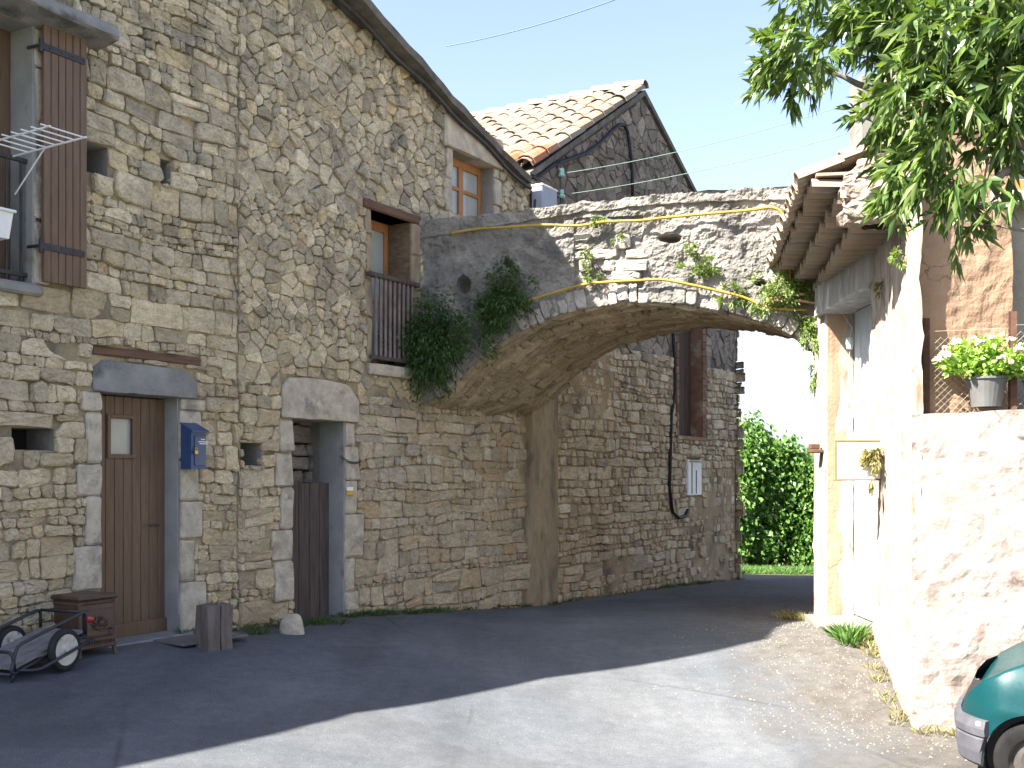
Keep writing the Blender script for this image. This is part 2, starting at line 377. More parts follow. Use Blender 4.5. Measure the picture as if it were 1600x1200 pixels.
def coursed(x0, x1, z0, z1, hs, rnd, wob=0.03):
    cells = []; z = z0
    def zz(t, zb): return zb + wob * noise.noise(Vector((t * 1.1, zb * 3.1, 5.0))) + .45 * wob * noise.noise(Vector((t * 4, zb * 7, 9.0)))
    while z < z1:
        h = rnd.uniform(*hs) * rnd.choice((.6, 1, 1, 1, 1, 1.35)); x = x0 - rnd.random() * .2; sl = 0.0
        while x < x1:
            w = max(.06, h * rnd.choice((rnd.uniform(.5, 1.1), rnd.uniform(.9, 1.7), rnd.uniform(1.4, 3.2))))
            s2 = rnd.uniform(-.18, .18) * h
            def quad(a, b):
                za, zb = z + h * a, z + h * b
                l0 = x + sl * (a - .5); l1 = x + sl * (b - .5); r0 = x + w + s2 * (a - .5); r1 = x + w + s2 * (b - .5)
                p = [(l0, zz(l0, z) if a == 0 else zz(l0, z) + h * a), (r0, zz(r0, z) if a == 0 else zz(r0, z) + h * a * rnd.uniform(.85, 1.15)),
                     (r1, zz(r1, z + h) if b == 1 else zz(r1, z) + h * b), (l1, zz(l1, z + h) if b == 1 else zz(l1, z) + h * b)]
                if rnd.random() < .6:
                    k = rnd.randrange(4); c = p[k]; cx = sum(q[0] for q in p) / 4; cz = sum(q[1] for q in p) / 4
                    vx, vz = c[0] - cx, c[1] - cz; ln = math.hypot(vx / w, vz / h)
                    if ln > 0:
                        a_, b_ = vx / (w * w), vz / (h * h)
                        p = clip(p, a_, b_, a_ * cx + b_ * cz + (a_ * vx + b_ * vz) * rnd.uniform(.62, .92))
                return p
            if h > .15 and rnd.random() < .28:
                m = rnd.uniform(.35, .65); cells.append(quad(0, m)); cells.append(quad(m, 1))
            else: cells.append(quad(0, 1))
            x += w; sl = s2
        z += h
    return cells
def stone(mb, poly, fn, rnd, gap=(0.004, 0.012), h=(0.012, 0.045), back=-0.05, mi=0, cut=0.2, rough=1.0):
    """one stone: outline -> rounded, roughened block standing `h` proud of the mortar; fn(x, z, out) -> point"""
    if area(poly) < 0.0009: return
    cx = sum(p[0] for p in poly) / len(poly); cz = sum(p[1] for p in poly) / len(poly)
    r = math.sqrt(area(poly)) / 2; g = rnd.uniform(*gap); k = max(.5, 1 - g / r)
    pts = []
    n = len(poly)
    for i in range(n):
        p, q = poly[i], poly[(i + 1) % n]; L = math.hypot(q[0] - p[0], q[1] - p[1])
        if L < 0.012: pts.append(((p[0] + q[0]) / 2, (p[1] + q[1]) / 2)); continue
        c = min(cut, 0.016 / L) if L > .08 else cut * .7
        pts.append((p[0] + (q[0] - p[0]) * c, p[1] + (q[1] - p[1]) * c))
        if L > .09:
            j = rnd.uniform(-.014, .012) * rough; mx, mz = (p[0] + q[0]) / 2, (p[1] + q[1]) / 2
            pts.append((mx - (q[1] - p[1]) / L * j, mz + (q[0] - p[0]) / L * j))
        pts.append((p[0] + (q[0] - p[0]) * (1 - c), p[1] + (q[1] - p[1]) * (1 - c)))
    m = len(pts)
    if m < 3: return
    hh = rnd.uniform(*h); ax, az = rnd.uniform(-.12, .12) * rough, rnd.uniform(-.16, .10) * rough
    def P(f, o, jit):
        res = []
        for (x, z) in pts:
            dx, dz = (x - cx) * k * f, (z - cz) * k * f
            dx += rnd.uniform(-jit, jit); dz += rnd.uniform(-jit, jit)
            oo = o + ax * dx + az * dz if o > 0 else o
            res.append(fn(cx + dx, cz + dz, oo + (rnd.uniform(-jit, jit) if o > 0 else 0)))
        return res
    e = min(.035, r * .28)
    v0 = P(1.0, back, 0); v1 = P(1.0, hh * .55, .004 * rough); v2 = P(1 - e / r * .36, hh, .006 * rough); v3 = P(.52, hh * 1.03 + .002, .008 * rough)
    c = [fn(cx, cz, hh * 1.05 + rnd.uniform(-.004, .005) * rough)]
    fs = []
    for a in range(3):
        for i in range(m): fs.append((a * m + i, a * m + (i + 1) % m, (a + 1) * m + (i + 1) % m, (a + 1) * m + i))
    for i in range(m): fs.append((3 * m + i, 3 * m + (i + 1) % m, 4 * m))
    mb.add(v0 + v1 + v2 + v3 + c, fs, mi)
def breaks(vals, lo, hi, st):
    b = sorted(set([lo, hi] + [v for v in vals if lo < v < hi])); out = [lo]
    for a, c in zip(b[:-1], b[1:]):
        n = max(1, round((c - a) / st)); out += [a + (c - a) * (i + 1) / n for i in range(n)]
    return out
def mortar(mb, x0, x1, z0, z1, holes, ztop, fn, st=0.07, amp=0.012, mi=0, off=0.0):
    xs = breaks([h[0] for h in holes] + [h[1] for h in holes], x0, x1, st); zs = breaks([h[2] for h in holes] + [h[3] for h in holes], z0, z1, st)
    w = len(xs); vs = []
    for z in zs:
        for x in xs:
            ne = all(not (h[0] - 1e-4 <= x <= h[1] + 1e-4 and h[2] - 1e-4 <= z <= h[3] + 1e-4) for h in holes)
            o = amp * (noise.fractal(Vector((x * 3.2, z * 3.2, 1.7)), .8, 2.0, 4)) + off if ne else off
            vs.append(fn(x, min(z, ztop(x)), o))
    fs = []
    for j in range(len(zs) - 1):
        for i in range(w - 1):
            cx, cz = (xs[i] + xs[i + 1]) / 2, (zs[j] + zs[j + 1]) / 2
            if min(zs[j], ztop(xs[i])) >= ztop(xs[i]) and min(zs[j], ztop(xs[i + 1])) >= ztop(xs[i + 1]): continue
            if any(h[0] < cx < h[1] and h[2] < cz < h[3] for h in holes): continue
            fs.append((j * w + i, j * w + i + 1, (j + 1) * w + i + 1, (j + 1) * w + i))
    mb.add(vs, fs, mi)
def hole_box(mb, h, fn, depth, mi_side=0, mi_back=None):
    x0, x1, z0, z1 = h; f = lambda x, z, o: fn(x, z, o)
    a = [f(x0, z0, 0), f(x1, z0, 0), f(x1, z1, 0), f(x0, z1, 0)]; b = [f(x0, z0, -depth), f(x1, z0, -depth), f(x1, z1, -depth), f(x0, z1, -depth)]
    for i in range(4): mb.quad(a[i], b[i], b[(i + 1) % 4], a[(i + 1) % 4], mi_side)
    if mi_back is not None: mb.quad(b[0], b[3], b[2], b[1], mi_back)
def pl(x, prof):
    for (a, za), (b, zb) in zip(prof[:-1], prof[1:]):
        if a <= x <= b: return za + (zb - za) * (x - a) / (b - a)
    return prof[0][1] if x < prof[0][0] else prof[-1][1]
def canal_tiles(mb, org, across, down, nrm, ncol, nrow, pitch, step, r, rnd, mi=0, L=None, under=True):
    """rows of half-round tiles: across = along the eave, down = down the slope"""
    L = L or step * 1.25; seg = 6
    for c in range(ncol):
        for k in range(nrow):
            jx, jy = rnd.uniform(-.012, .012), rnd.uniform(-.02, .02); rr = r * rnd.uniform(.94, 1.06); tw = rnd.uniform(-.03, .03)
            base = org + across * (c * pitch + jx) + down * (k * step + jy)
            for conv in ((1, 0) if under else (1,)):
                o = base + (across * (pitch * .5) if not conv else Vector((0, 0, 0)))
                vs = []
                for (d, rad, lift) in ((0, rr * .86, .012), (L, rr, .03)):
                    for layer in (0, 1):
                        q = rad - layer * .014
                        for s in range(seg + 1):
                            an = math.pi * s / seg
                            y = math.sin(an) * q * .85
                            if not conv: y = -y * .62 + r * .45
                            vs.append(o + across * (math.cos(an) * q + tw * d) + down * d + nrm * (y + (lift if conv else lift * .5)))
                n = seg + 1; fs = []
                for s in range(seg):
                    fs.append((s, s + 1, 2 * n + s + 1, 2 * n + s)); fs.append((n + s + 1, n + s, 3 * n + s, 3 * n + s + 1))
                    fs.append((2 * n + s, 2 * n + s + 1, 3 * n + s + 1, 3 * n + s)); fs.append((s + 1, s, n + s, n + s + 1))
                fs.append((0, 2 * n, 3 * n, n)); fs.append((seg, n + seg, 3 * n + seg, 2 * n + seg))
                mb.add(vs, fs, mi)
def tile_mat(name, pal, sc=7.0):
    m, nt, b = new_mat(name, 0.85); v = coords(nt)
    col = ramp(nt, island(nt), [(i / (len(pal) - 1), c) for i, c in enumerate(pal)])
    col = mix(nt, ramp(nt, nz(nt, v, sc, 7, 0.7), [(0.42, 0.0), (0.62, 0.85)]), col, (0.23, 0.21, 0.17))
    col = mix(nt, ramp(nt, nz(nt, v, 11.0, 6, 0.7), [(0.58, 0.0), (0.7, 0.6)]), col, (0.13, 0.115, 0.09))
    nt.links.new(col, b.inputs['Base Color']); bump(nt, b, nz(nt, v, 60, 4), 0.5, 0.006); return m
m_tile = tile_mat('clay_tile', [(0.20, 0.17, 0.13), (0.25, 0.205, 0.15), (0.28, 0.15, 0.09), (0.22, 0.185, 0.14), (0.27, 0.225, 0.165), (0.25, 0.165, 0.11), (0.17, 0.148, 0.115)])
m_tile_red = tile_mat('fresh_clay_tile', [(0.34, 0.10, 0.045), (0.38, 0.13, 0.055), (0.30, 0.09, 0.04)], 2.0)
m_roofdark = rough_mat('weathered_slab', (0.07, 0.065, 0.058), (0.17, 0.155, 0.13), 5, 0.95, 30, 0.012, 0.7)
# ------------------------------------------------------------------ house with the doors
fnA = lambda x, z, o: Vector((x, -o, z))
rnd = random.Random(11)
def rect(xl, xr, yt, yb):
    tl, tr = tp(xl), tp(xr); tm = (tl + tr) / 2; Y = OY + DY * tm
    return [tl, tr, CH + (HZ - yb) / F * Y, CH + (HZ - yt) / F * Y]
houseA = empty('stone_house', (OX, OY, 0), ROT, 'tall rubble stone house with brown plank door and shuttered window, left of the arch', 'house')
profA = [(-9, 4.6), (-4.3, 4.5), (-3.85, 4.9), (-3.5, 5.35), (-3.27, 5.9), (-3.25, 8.03), (6.57, 5.46)]  # unseen left end of the roofline is shaped to cast the road's shadow edge
topA = lambda t: pl(t, profA)
win1 = [-2.6, tp(50), tz(20, 440)[1], tz(20, 30)[1]]
door1 = rect(157, 280, 615, 1010); door1[3] = tz(200, 616)[1]; door1[2] = -.1
door2 = rect(456, 538, 657, 1000); door2[2] = -.3
win2 = rect(579, 641, 338, 572)
win3 = rect(705, 770, 248, 345)
vent1 = rect(134, 168, 226, 272); vent2 = rect(251, 266, 250, 288); vent3 = rect(18, 84, 669, 703); vent4 = rect(376, 408, 692, 727)
holesA = [win1, door1, door2, win2, win3, vent1, vent2, vent3, vent4]
lint1 = rect(142, 304, 572, 622); lint1[2] = door1[3]; lint1[3] = lint1[2] + .27
wood1 = [lint1[0] - .0, lint1[1] + .06, lint1[3] + .03, lint1[3] + .105]
lint2 = [tp(437), tp(558), door2[3], door2[3] + .43]
lint3 = [tp(690), tp(783), win3[3], win3[3] + .38]
beam2 = [tp(567), tp(656), win2[3], win2[3] + .10]
sill2 = [tp(572), tp(636), win2[2] - .13, win2[2]]
ledge1 = [-2.8, tp(150), win1[3] + .0, win1[3] + .19]
blocks = []                                   # dressed stones beside the openings
def jambs(x0, x1, z0, z1, hs, ws, side):
    z = z0; i = 0
    while z < z1 - .05:
        h = min(hs[i % len(hs)], z1 - z); 
        if z1 - (z + h) < .1: h = z1 - z
        w = ws[i % len(ws)]
        blocks.append([x0 - w, x0, z, z + h] if side < 0 else [x1, x1 + w, z, z + h]); z += h; i += 1
jambs(door1[0], door1[1], .2, door1[3], [.46, .36, .40, .26, .42, .3], [.2, .27, .16, .24, .15], -1)
jambs(door1[0], door1[1], .2, door1[3], [.44, .38, .34, .36, .44, .3], [.3, .17, .26, .2, .24], 1)
jambs(door2[0], door2[1], .35, door2[3], [.4, .3, .42, .34, .32, .3], [.26, .3, .18, .26, .2], -1)
jambs(door2[0], door2[1], .15, door2[3], [.2, .36, .46, .36, .36, .32], [.22, .16, .30, .2, .24, .15], 1)
jambs(win1[0], win1[1], win1[2], win1[3], [.5, .62, .55, .6], [.14, .13, .14], 1)
jambs(win2[0], win2[1], win2[2], win2[3], [.4, .5], [.13, .16], 1)
jambs(win2[0], win2[1], win2[2], win2[3], [.5, .4], [.09, .12], -1)
jambs(win3[0], win3[1], win3[2], win3[3], [.3, .35], [.12, .2], 1)
jambs(win3[0], win3[1], win3[2], win3[3], [.4, .4], [.16, .13], -1)
reserveA = holesA + [lint1, wood1, lint2, lint3, beam2, sill2, ledge1] + blocks
pil = [tp(820), tp(864), -1, 2.75]
TJ = tp(371)
mb = MB()
mortar(mb, -9, 7.0, -.7, 8.3, holesA, lambda t: topA(t) - .02, fnA, .08, .012, 0, -.004)
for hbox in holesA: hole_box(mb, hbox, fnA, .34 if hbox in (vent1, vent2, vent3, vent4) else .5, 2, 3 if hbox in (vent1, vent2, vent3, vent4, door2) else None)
cells = [(c, 0) for c in coursed(-3.0, TJ, -.4, 8.2, (.055, .175), rnd, .05)] 
z_split = 2.2
cells = [(c, k) for c, k in cells]
cells2 = voronoi(TJ, 6.95, -.4, 7.4, (.07, .165), rnd)
cells3 = coursed(TJ, 6.95, -.4, 2.7, (.08, .2), rnd, .07)
for c in cells2:
    cz = sum(p[1] for p in c) / len(c); cx = sum(p[0] for p in c) / len(c)
    if cz >= 2.45 + .3 * noise.noise(Vector((cx * 2, 0, 5))): cells.append((clip(c, -1, 0, -TJ), 1))
for c in cells3:
    cz = sum(p[1] for p in c) / len(c); cx = sum(p[0] for p in c) / len(c)
    if cz < 2.45 + .3 * noise.noise(Vector((cx * 2, 0, 5))): cells.append((clip(c, -1, 0, -TJ), 2 if cx > 2.9 else 1))
for c, k in cells:
    if k == 0: c = clip(c, 1, 0, TJ - .02)
    if not c: continue
    cx = sum(p[0] for p in c) / len(c); cz = sum(p[1] for p in c) / len(c)
    if cz > topA(cx) - .04 or (pil[0] < cx < pil[1] and cz < pil[3]): continue
    if cx > 6.6 and cz > 2.6: continue
    c = avoid(c, reserveA)
    if not c: continue
    # old pointing: in places the mortar is smeared nearly flush over the stones
    fl = noise.noise(Vector((cx * .8, cz * .9, 3.3)))
    hh = (.006, .024) if fl > .12 else (.012, .05)
    if noise.noise(Vector((cx * 1.7, cz * 1.7, 8.1))) > .5 and k == 0 and cz < 4: hh = (-.002, .014)
    stone(mb, c, fnA, rnd, (.001, .0065), hh, mi=4 if k == 2 else 1)
# house body behind the front
bodyA = [(t, topA(t)) for t in (-9, -4.3, -3.85, -3.5, -3.27, -3.25, 6.57)]
pts = [(-9, -.8)] + [(a, b - .03) for a, b in bodyA] + [(6.57, -.8)]
n = len(pts); fr = [Vector((a, .52, b)) for a, b in pts]; bk = [Vector((a, 7.0, b)) for a, b in pts]
mb.add(fr + bk, [tuple(range(n, 2 * n))] + [(i, (i + 1) % n, (i + 1) % n + n, i + n) for i in range(n)], 0)
mb.quad(Vector((-9, .0, -.8)), Vector((-9, .52, -.8)), Vector((-9, .52, 5)), Vector((-9, 0, 5)), 0)
mb.quad(Vector((6.6, .0, 2.4)), Vector((6.6, .55, 2.4)), Vector((6.6, .55, 5.45)), Vector((6.6, 0, 5.45)), 0)
mb.build('wall', [m_mortar, m_stone, m_reveal, m_dark, m_stone_c], houseA)
def dressed(name, r, mat, out=(.03, .045), rough=.6, parent=houseA, seed=1, fn=fnA, arch=0.0):
    rr = random.Random(seed); m_ = MB(); x0, x1, z0, z1 = r
    if arch: poly = [(x0, z0), (x1, z0), (x1, z0 + (z1 - z0) * .55), (x1 - (x1 - x0) * .14, z0 + (z1 - z0) * .9), (x0 + (x1 - x0) * .5, z1), (x0 + (x1 - x0) * .1, z0 + (z1 - z0) * .97), (x0, z0 + (z1 - z0) * .7)]
    else: poly = [(x0, z0), (x1, z0), (x1 - .0, z1), (x0 + .0, z1)]
    # subdivide the outline so the block is not razor-straight
    pp = []
    for i in range(len(poly)):
        a, b = poly[i], poly[(i + 1) % len(poly)]; L = math.hypot(b[0] - a[0], b[1] - a[1]); k = max(1, int(L / .18))
        for j in range(k):
            q = (a[0] + (b[0] - a[0]) * j / k, a[1] + (b[1] - a[1]) * j / k)
            pp.append((q[0] + rr.uniform(-.006, .006), q[1] + rr.uniform(-.006, .006)))
    stone(m_, pp, fn, rr, (.003, .005), out, back=-.3, cut=.12, rough=rough * .4)
    return m_.build(name, mat, parent)
dressed('lintel', lint1, m_dress_dk, (.05, .052), seed=2, arch=1)
dressed('lintel', lint2, m_dress, (.05, .052), seed=3, arch=1)
dressed('lintel', lint3, m_dress, (.06, .062), seed=4)
dressed('window_sill', sill2, m_dress, (.08, .082), seed=6)
rq = random.Random(5)
for b_ in blocks:
    mbq = MB(); stone(mbq, [(b_[0], b_[2]), (b_[1], b_[2]), (b_[1], b_[3]), (b_[0], b_[3])], fnA, rq, (.003, .007), (.018, .034), back=-.33, cut=.1, rough=.6)
    mbq.build('jamb_stone', m_plast_tan if 3.0 < b_[0] < 4.5 and b_[2] > 2.5 else m_dress, houseA)
# grey cut-stone reveals of the right-hand jambs
m_jamb = (rough_mat('grey_render', (0.24, 0.235, 0.22), (0.33, 0.32, 0.295), 4, .9, 40, .008, .5, stain=((0.14, 0.13, 0.11), 3, .6)))
for nm_, h_, y_, z_ in (('door_jamb', door1, .01, .1), ('window_jamb', win1, -.02, win1[2]), ('door_jamb', door2, 0, 0)):
    mbr = MB(); mbr.box(h_[1] - .013, h_[1] + .02, y_, .33, z_, h_[3]); mbr.build(nm_, m_jamb, houseA)
m_plank = rough_mat('brown_painted_planks', (0.108, 0.064, 0.037), (0.165, 0.10, 0.058), 7, 0.55, 40, 0.004, 0.4, stretch=(6, 6, .5), spec=.4)
m_oldwood = rough_mat('weathered_grey_wood', (0.05, 0.04, 0.036), (0.13, 0.098, 0.085), 5, 0.9, 30, 0.008, 0.7, stretch=(7, 7, .45))
m_beam = rough_mat('red_brown_timber', (0.10, 0.055, 0.035), (0.17, 0.10, 0.065), 5, 0.9, 30, 0.01, 0.7, stretch=(.6, 6, 6))
m_iron = rough_mat('black_iron', (0.018, 0.018, 0.02), (0.04, 0.037, 0.035), 12, 0.6, 40, 0.003, 0.4, spec=.5)
m_rust = rough_mat('rusted_iron', (0.06, 0.03, 0.022), (0.11, 0.055, 0.035), 14, 0.85, 40, 0.003, 0.5)
m_orange = rough_mat('varnished_orange_wood', (0.33, 0.14, 0.045), (0.42, 0.19, 0.065), 6, 0.5, 30, 0.003, 0.3, stretch=(5, 5, .6), spec=.45)
m_glass = glass_mat('window_glass'); m_curtain = rough_mat('pale_curtain_glass', (0.34, 0.36, 0.33), (0.42, 0.44, 0.40), 3, 0.15, 10, 0, spec=.6)
m_white = rough_mat('white_paint', (0.68, 0.68, 0.66), (0.78, 0.78, 0.75), 6, 0.5, 30, 0.002, 0.3)
mbw = MB(); mbw.box(wood1[0], wood1[1], -.02, .2, wood1[2], wood1[3], bev=.012); mbw.build('timber_beam', m_beam, houseA)
mbw = MB(); mbw.box(beam2[0], beam2[1], -.03, .3, beam2[2], beam2[3], bev=.014); mbw.build('timber_beam', m_beam, houseA)
# projecting slab over the shuttered window
mbl = MB()
def ledge(u, v):
    x = ledge1[0] + (ledge1[1] - ledge1[0]) * u; pr = [(0, .0), (-.27, .035), (-.30, .06), (-.27, .15), (-.12, .2), (0, .22)]
    k = v * (len(pr) - 1); i = min(int(k), len(pr) - 2); f = k - i
    y = pr[i][0] + (pr[i + 1][0] - pr[i][0]) * f; z = pr[i][1] + (pr[i + 1][1] - pr[i][1]) * f
    j = .03 * noise.noise(Vector((x * 4, v * 4, 2))); return Vector((x, y + j, ledge1[2] + z + j * .7))
mbl.grid(ledge, 50, 14); mbl.add([ledge(1, j / 14) for j in range(15)], [tuple(range(15))])
mbl.build('stone_drip_ledge', m_dress_dk, houseA)
# front door
def planks(mb_, x0, x1, z0, z1, y, n, th=.04, gap=.004, bot=None):
    w = (x1 - x0) / n
    for i in range(n): mb_.box(x0 + i * w + gap / 2, x0 + (i + 1) * w - gap / 2, y, y + th, z0, z1, bev=.004)
mbd = MB(); rec = .17
vw = [tp(170) , tp(207), tz(190, 710)[1], tz(190, 655)[1]]
dw = (door1[1] - door1[0]) / 9
# glazed hatch is found by shifting the outline onto the recessed plane
sh = rec * .62
hx0, hx1, hz0, hz1 = vw[0] + sh + .035, vw[1] + sh + .03, vw[2] - .0, vw[3] + .02
for i in range(9):
    a, b = door1[0] + i * dw + .002, door1[0] + (i + 1) * dw - .002
    if b > hx0 and a < hx1:
        mbd.box(a, b, rec, rec + .04, .3, hz0, bev=.004); mbd.box(a, b, rec, rec + .04, hz1, door1[3] - .01, bev=.004)
        if a < hx0: mbd.box(a, hx0, rec, rec + .04, hz0, hz1)
        if b > hx1: mbd.box(hx1, b, rec, rec + .04, hz0, hz1)
    else: mbd.box(a, b, rec, rec + .04, .3, door1[3] - .01, bev=.004)
mbd.box(door1[0], door1[1], rec - .03, rec + .045, .2, .33, bev=.008)
fd = mbd.build('door', m_plank, houseA)
mbd = MB()
for a, b, c, d in ((hx0 - .03, hx0 + .005, hz0 - .03, hz1 + .03), (hx1 - .005, hx1 + .03, hz0 - .03, hz1 + .03), (hx0, hx1, hz0 - .03, hz0 + .005), (hx0, hx1, hz1 - .005, hz1 + .03)):
    mbd.box(a, b, rec - .018, rec + .01, c, d, bev=.004)
mbd.build('hatch_frame', m_plank, fd)
mbd = MB(); mbd.box(hx0, hx1, rec + .02, rec + .03, hz0, hz1); mbd.build('glass_pane', rough_mat('frosted_glass', (.36, .34, .27), (.44, .42, .34), 3, .25, 10, 0), fd)
mbd = MB(); mbd.tube([(door1[1] - .12, rec, 1.15), (door1[1] - .12, rec - .05, 1.15), (door1[1] - .22, rec - .055, 1.15)], .009); mbd.build('handle', m_iron, fd)
mbd = MB(); mbd.box(door1[0] - .05, door1[1] + .12, -.16, .2, .0, .215, bev=.02); mbd.build('threshold', m_dress_dk, houseA)
# stable door
mbd = MB(); d2t = tz(487, 755)[1]
planks(mbd, door2[0] + .005, door2[1] + .0, .06, d2t, .2, 5, .045, .008)
hd = mbd.build('door', m_oldwood, houseA); hd['label'] = 'weathered grey plank half door under an open dark gap'
mbd = MB(); rr = random.Random(31)
for c in coursed(door2[0], door2[1], d2t - .1, door2[3], (.12, .2), rr, .02):
    c = clip(clip(c, 1, 0, door2[1]), -1, 0, -door2[0])
    if c: stone(mbd, c, lambda x, z, o: Vector((x, .46 - o, z)), rr, mi=0)
mbd.build('blocking_stones', m_gable, houseA)  # darker gable stone puts the dimness of the niche into the colour
mbd = MB(); cz = tz(540, 714)[1]
for i in range(16):
    k = i / 15; x = door2[1] - .02 + .32 * k - .1; sag = -.035 * math.sin(math.pi * k)
    a = [Vector((x + .02 * math.cos(q), -.06 + (.012 * math.sin(q) if i % 2 else 0), cz - .05 * k + sag + (0 if i % 2 else .012 * math.sin(q)))) for q in np.linspace(0, 2 * math.pi, 9)]
    mbd.tube(a, .0035, 5, cap=False)
tag(mbd.build('chain', m_iron, loc=(OX, OY, 0), rotz=ROT), 'short black iron chain hanging across the right jamb of the half door', 'chain')
# trail mark painted on the jamb
tm = rect(537, 547, 761, 773); mbd = MB(); mz = (tm[2] + tm[3]) / 2
mbd.box(tm[0], tm[1], -.0445, -.04, mz + .003, tm[3], 0); mbd.box(tm[0], tm[1], -.0445, -.04, tm[2], mz, 1)
mk = mbd.build('trail_mark', [m_white, rough_mat('yellow_paint', (.55, .30, .03), (.62, .36, .05), 8, .7, 20, 0)], houseA)
# shuttered window
mbf = MB(); wr = .3
mbf.box(win1[1] - .13, win1[1] - .02, wr - .06, wr, win1[2], win1[3], bev=.006); mbf.box(win1[0], win1[1] - .13, wr - .06, wr, win1[3] - .12, win1[3], bev=.006)
mbf.box(win1[0], win1[1] - .13, wr - .06, wr, win1[2], win1[2] + .1, bev=.006); mbf.box(win1[1] - .52, win1[1] - .42, wr - .06, wr, win1[2] + .1, win1[3] - .12, bev=.006)
wf = mbf.build('window', m_plank, houseA)
mbf = MB(); mbf.box(win1[0], win1[1] - .1, wr - .02, wr - .01, win1[2] + .05, win1[3] - .05); mbf.build('pane', m_glass, wf)
mbf = MB()
for k in range(7):
    x = win1[1] - .06 - k * .12; mbf.tube([(x, .05, win1[2] + .02), (x, .05, win1[2] + .95)], .011)
mbf.box(win1[0], win1[1], .035, .065, win1[2] + .93, win1[2] + .96); mbf.box(win1[0], win1[1], .035, .065, win1[2] + .06, win1[2] + .09)
mbf.build('window_railing', m_iron, houseA)
mbf = MB(); mbf.box(win1[0], win1[1] + .06, -.07, .3, win1[2] - .09, win1[2], bev=.02); mbf.build('window_sill', m_dress_dk, houseA)
sz0, sz1 = tz(100, 449)[1], tz(100, 54)[1]; sx0, sx1 = tp(64) - .05, tp(133) - .06
mbf = MB(); planks(mbf, sx0, sx1, sz0, sz1, -.105, 6, .035, .005)
sh_ = mbf.build('shutter', m_plank, houseA)
for zb in (tz(95, 395)[1], tz(95, 92)[1]):
    mbf = MB(); mbf.box(sx0 - .03, sx1 - .03, -.115, -.105, zb - .025, zb + .025); mbf.tube([(sx0 - .03, -.11, zb - .05), (sx0 - .03, -.11, zb + .05)], .016)
    mbf.tube([(sx0 - .03, -.11, zb), (sx0 - .05, .02, zb)], .012)
    for q in range(5): mbf.lathe([(.0, .006), (.008, .003), (.009, 0)], Matrix.Translation((sx0 + .05 + q * .1, -.115, zb)) @ Matrix.Rotation(math.pi / 2, 4, 'X'), 6)
    mbf.build('hinge_strap', m_iron, sh_)
# French windows
def casement(name, h, rc, rail=None, cross=.5):
    m_ = MB(); x0, x1, z0, z1 = h; f = .07
    for a, b, c, d in ((x0, x0 + f, z0, z1), (x1 - f, x1, z0, z1), (x0 + f, x1 - f, z1 - f * 1.4, z1), (x0 + f, x1 - f, z0, z0 + f * 1.3), ((x0 + x1) / 2 - .05, (x0 + x1) / 2 + .05, z0 + f, z1 - f)):
        m_.box(a, b, rc - .05, rc, c, d, bev=.006)
    zc = z0 + (z1 - z0) * cross
    m_.box(x0 + f, (x0 + x1) / 2 - .05, rc - .045, rc - .01, zc - .02, zc + .02); m_.box((x0 + x1) / 2 + .05, x1 - f, rc - .045, rc - .01, zc - .02, zc + .02)
    o = m_.build('window', m_orange, houseA)
    m_ = MB(); m_.box(x0 + f * .8, (x0 + x1) / 2 - .04, rc - .022, rc - .016, z0 + .05, z1 - .05); m_.box((x0 + x1) / 2 + .04, x1 - f * .8, rc - .022, rc - .016, z0 + .05, z1 - .05); m_.build('pane', m_curtain, o)
casement('window', win2, .36, cross=.45); casement('window', win3, .22, cross=.52)
mbr = MB(); rz0, rz1 = tz(605, 562)[1], tz(605, 440)[1]
n_ = 9
for k in range(n_):
    x = win2[0] + .03 + (win2[1] - win2[0] - .06) * k / (n_ - 1); mbr.tube([(x, -.05, rz0), (x, -.05, rz1)], .02, 7)
bal = mbr.build('balcony_railing', rough_mat('weathered_rail_wood', (.13, .1, .085), (.22, .18, .155), 8, .8, 30, .004, .5), houseA)
mbr = MB(); mbr.box(win2[0] - .1, win2[1] + .08, -.09, -.01, rz1, rz1 + .05, bev=.01); mbr.build('handrail', m_oldwood, bal); mbr = MB(); mbr.box(win2[0] - .06, win2[1] + .05, -.07, -.03, rz0 - .02, rz0 + .02); mbr.build('bottom_rail', m_oldwood, bal)
mbr = MB(); mbr.box(win2[1] - .012, win2[1] + .01, .0, .33, win2[2], win2[3]); mbr.build('brick_reveal', rough_mat('old_brick_reveal', (.13, .08, .05), (.24, .17, .11), 6, .95, 20, .02, .9, stretch=(2, 2, 5)), houseA)
# roof with overhanging verge
mbr = MB(); ov = .35; sl = [(-9.3, 4.6), (-4.3, 4.5), (-3.4, 5.5), (-3.38, 5.5), (-3.28, 8.04), (6.45, 5.49)]  # steep band at the unseen left end is added to fill out the road shadow
for (a, za), (b, zb) in zip(sl[:-1], sl[1:]):
    if b - a < .05: continue
    N = max(2, int((b - a) / .24))
    for side in (0,):
        vs = []; 
        for i in range(N + 1):
            k = i / N; x = a + (b - a) * k; z = za + (zb - za) * k
            e = ov - .23 * (lambda q: q * q * (3 - 2 * q))(min(1, max(0, (x - 1.5) / 4.6))) + .035 * noise.noise(Vector((x * 3, 0, 1))) ; dz = .02 * noise.noise(Vector((x * 2.2, 3, 1)))
            vs += [Vector((x, -e, z + dz - .01)), Vector((x, -e - .015, z + dz + .07)), Vector((x, 7.2, z + .09)), Vector((x, 7.2, z + .0))]
        fs = []
        for i in range(N):
            for q in range(4): fs.append((i * 4 + q, (i + 1) * 4 + q, (i + 1) * 4 + (q + 1) % 4, i * 4 + (q + 1) % 4))
        fs += [(0, 1, 2, 3), (N * 4 + 3, N * 4 + 2, N * 4 + 1, N * 4)]
        mbr.add(vs, fs, 0)
dn = Vector((6.45 + 3.28, 0, 5.49 - 8.04)).normalized(); nr = Vector((-dn.z, 0, dn.x))
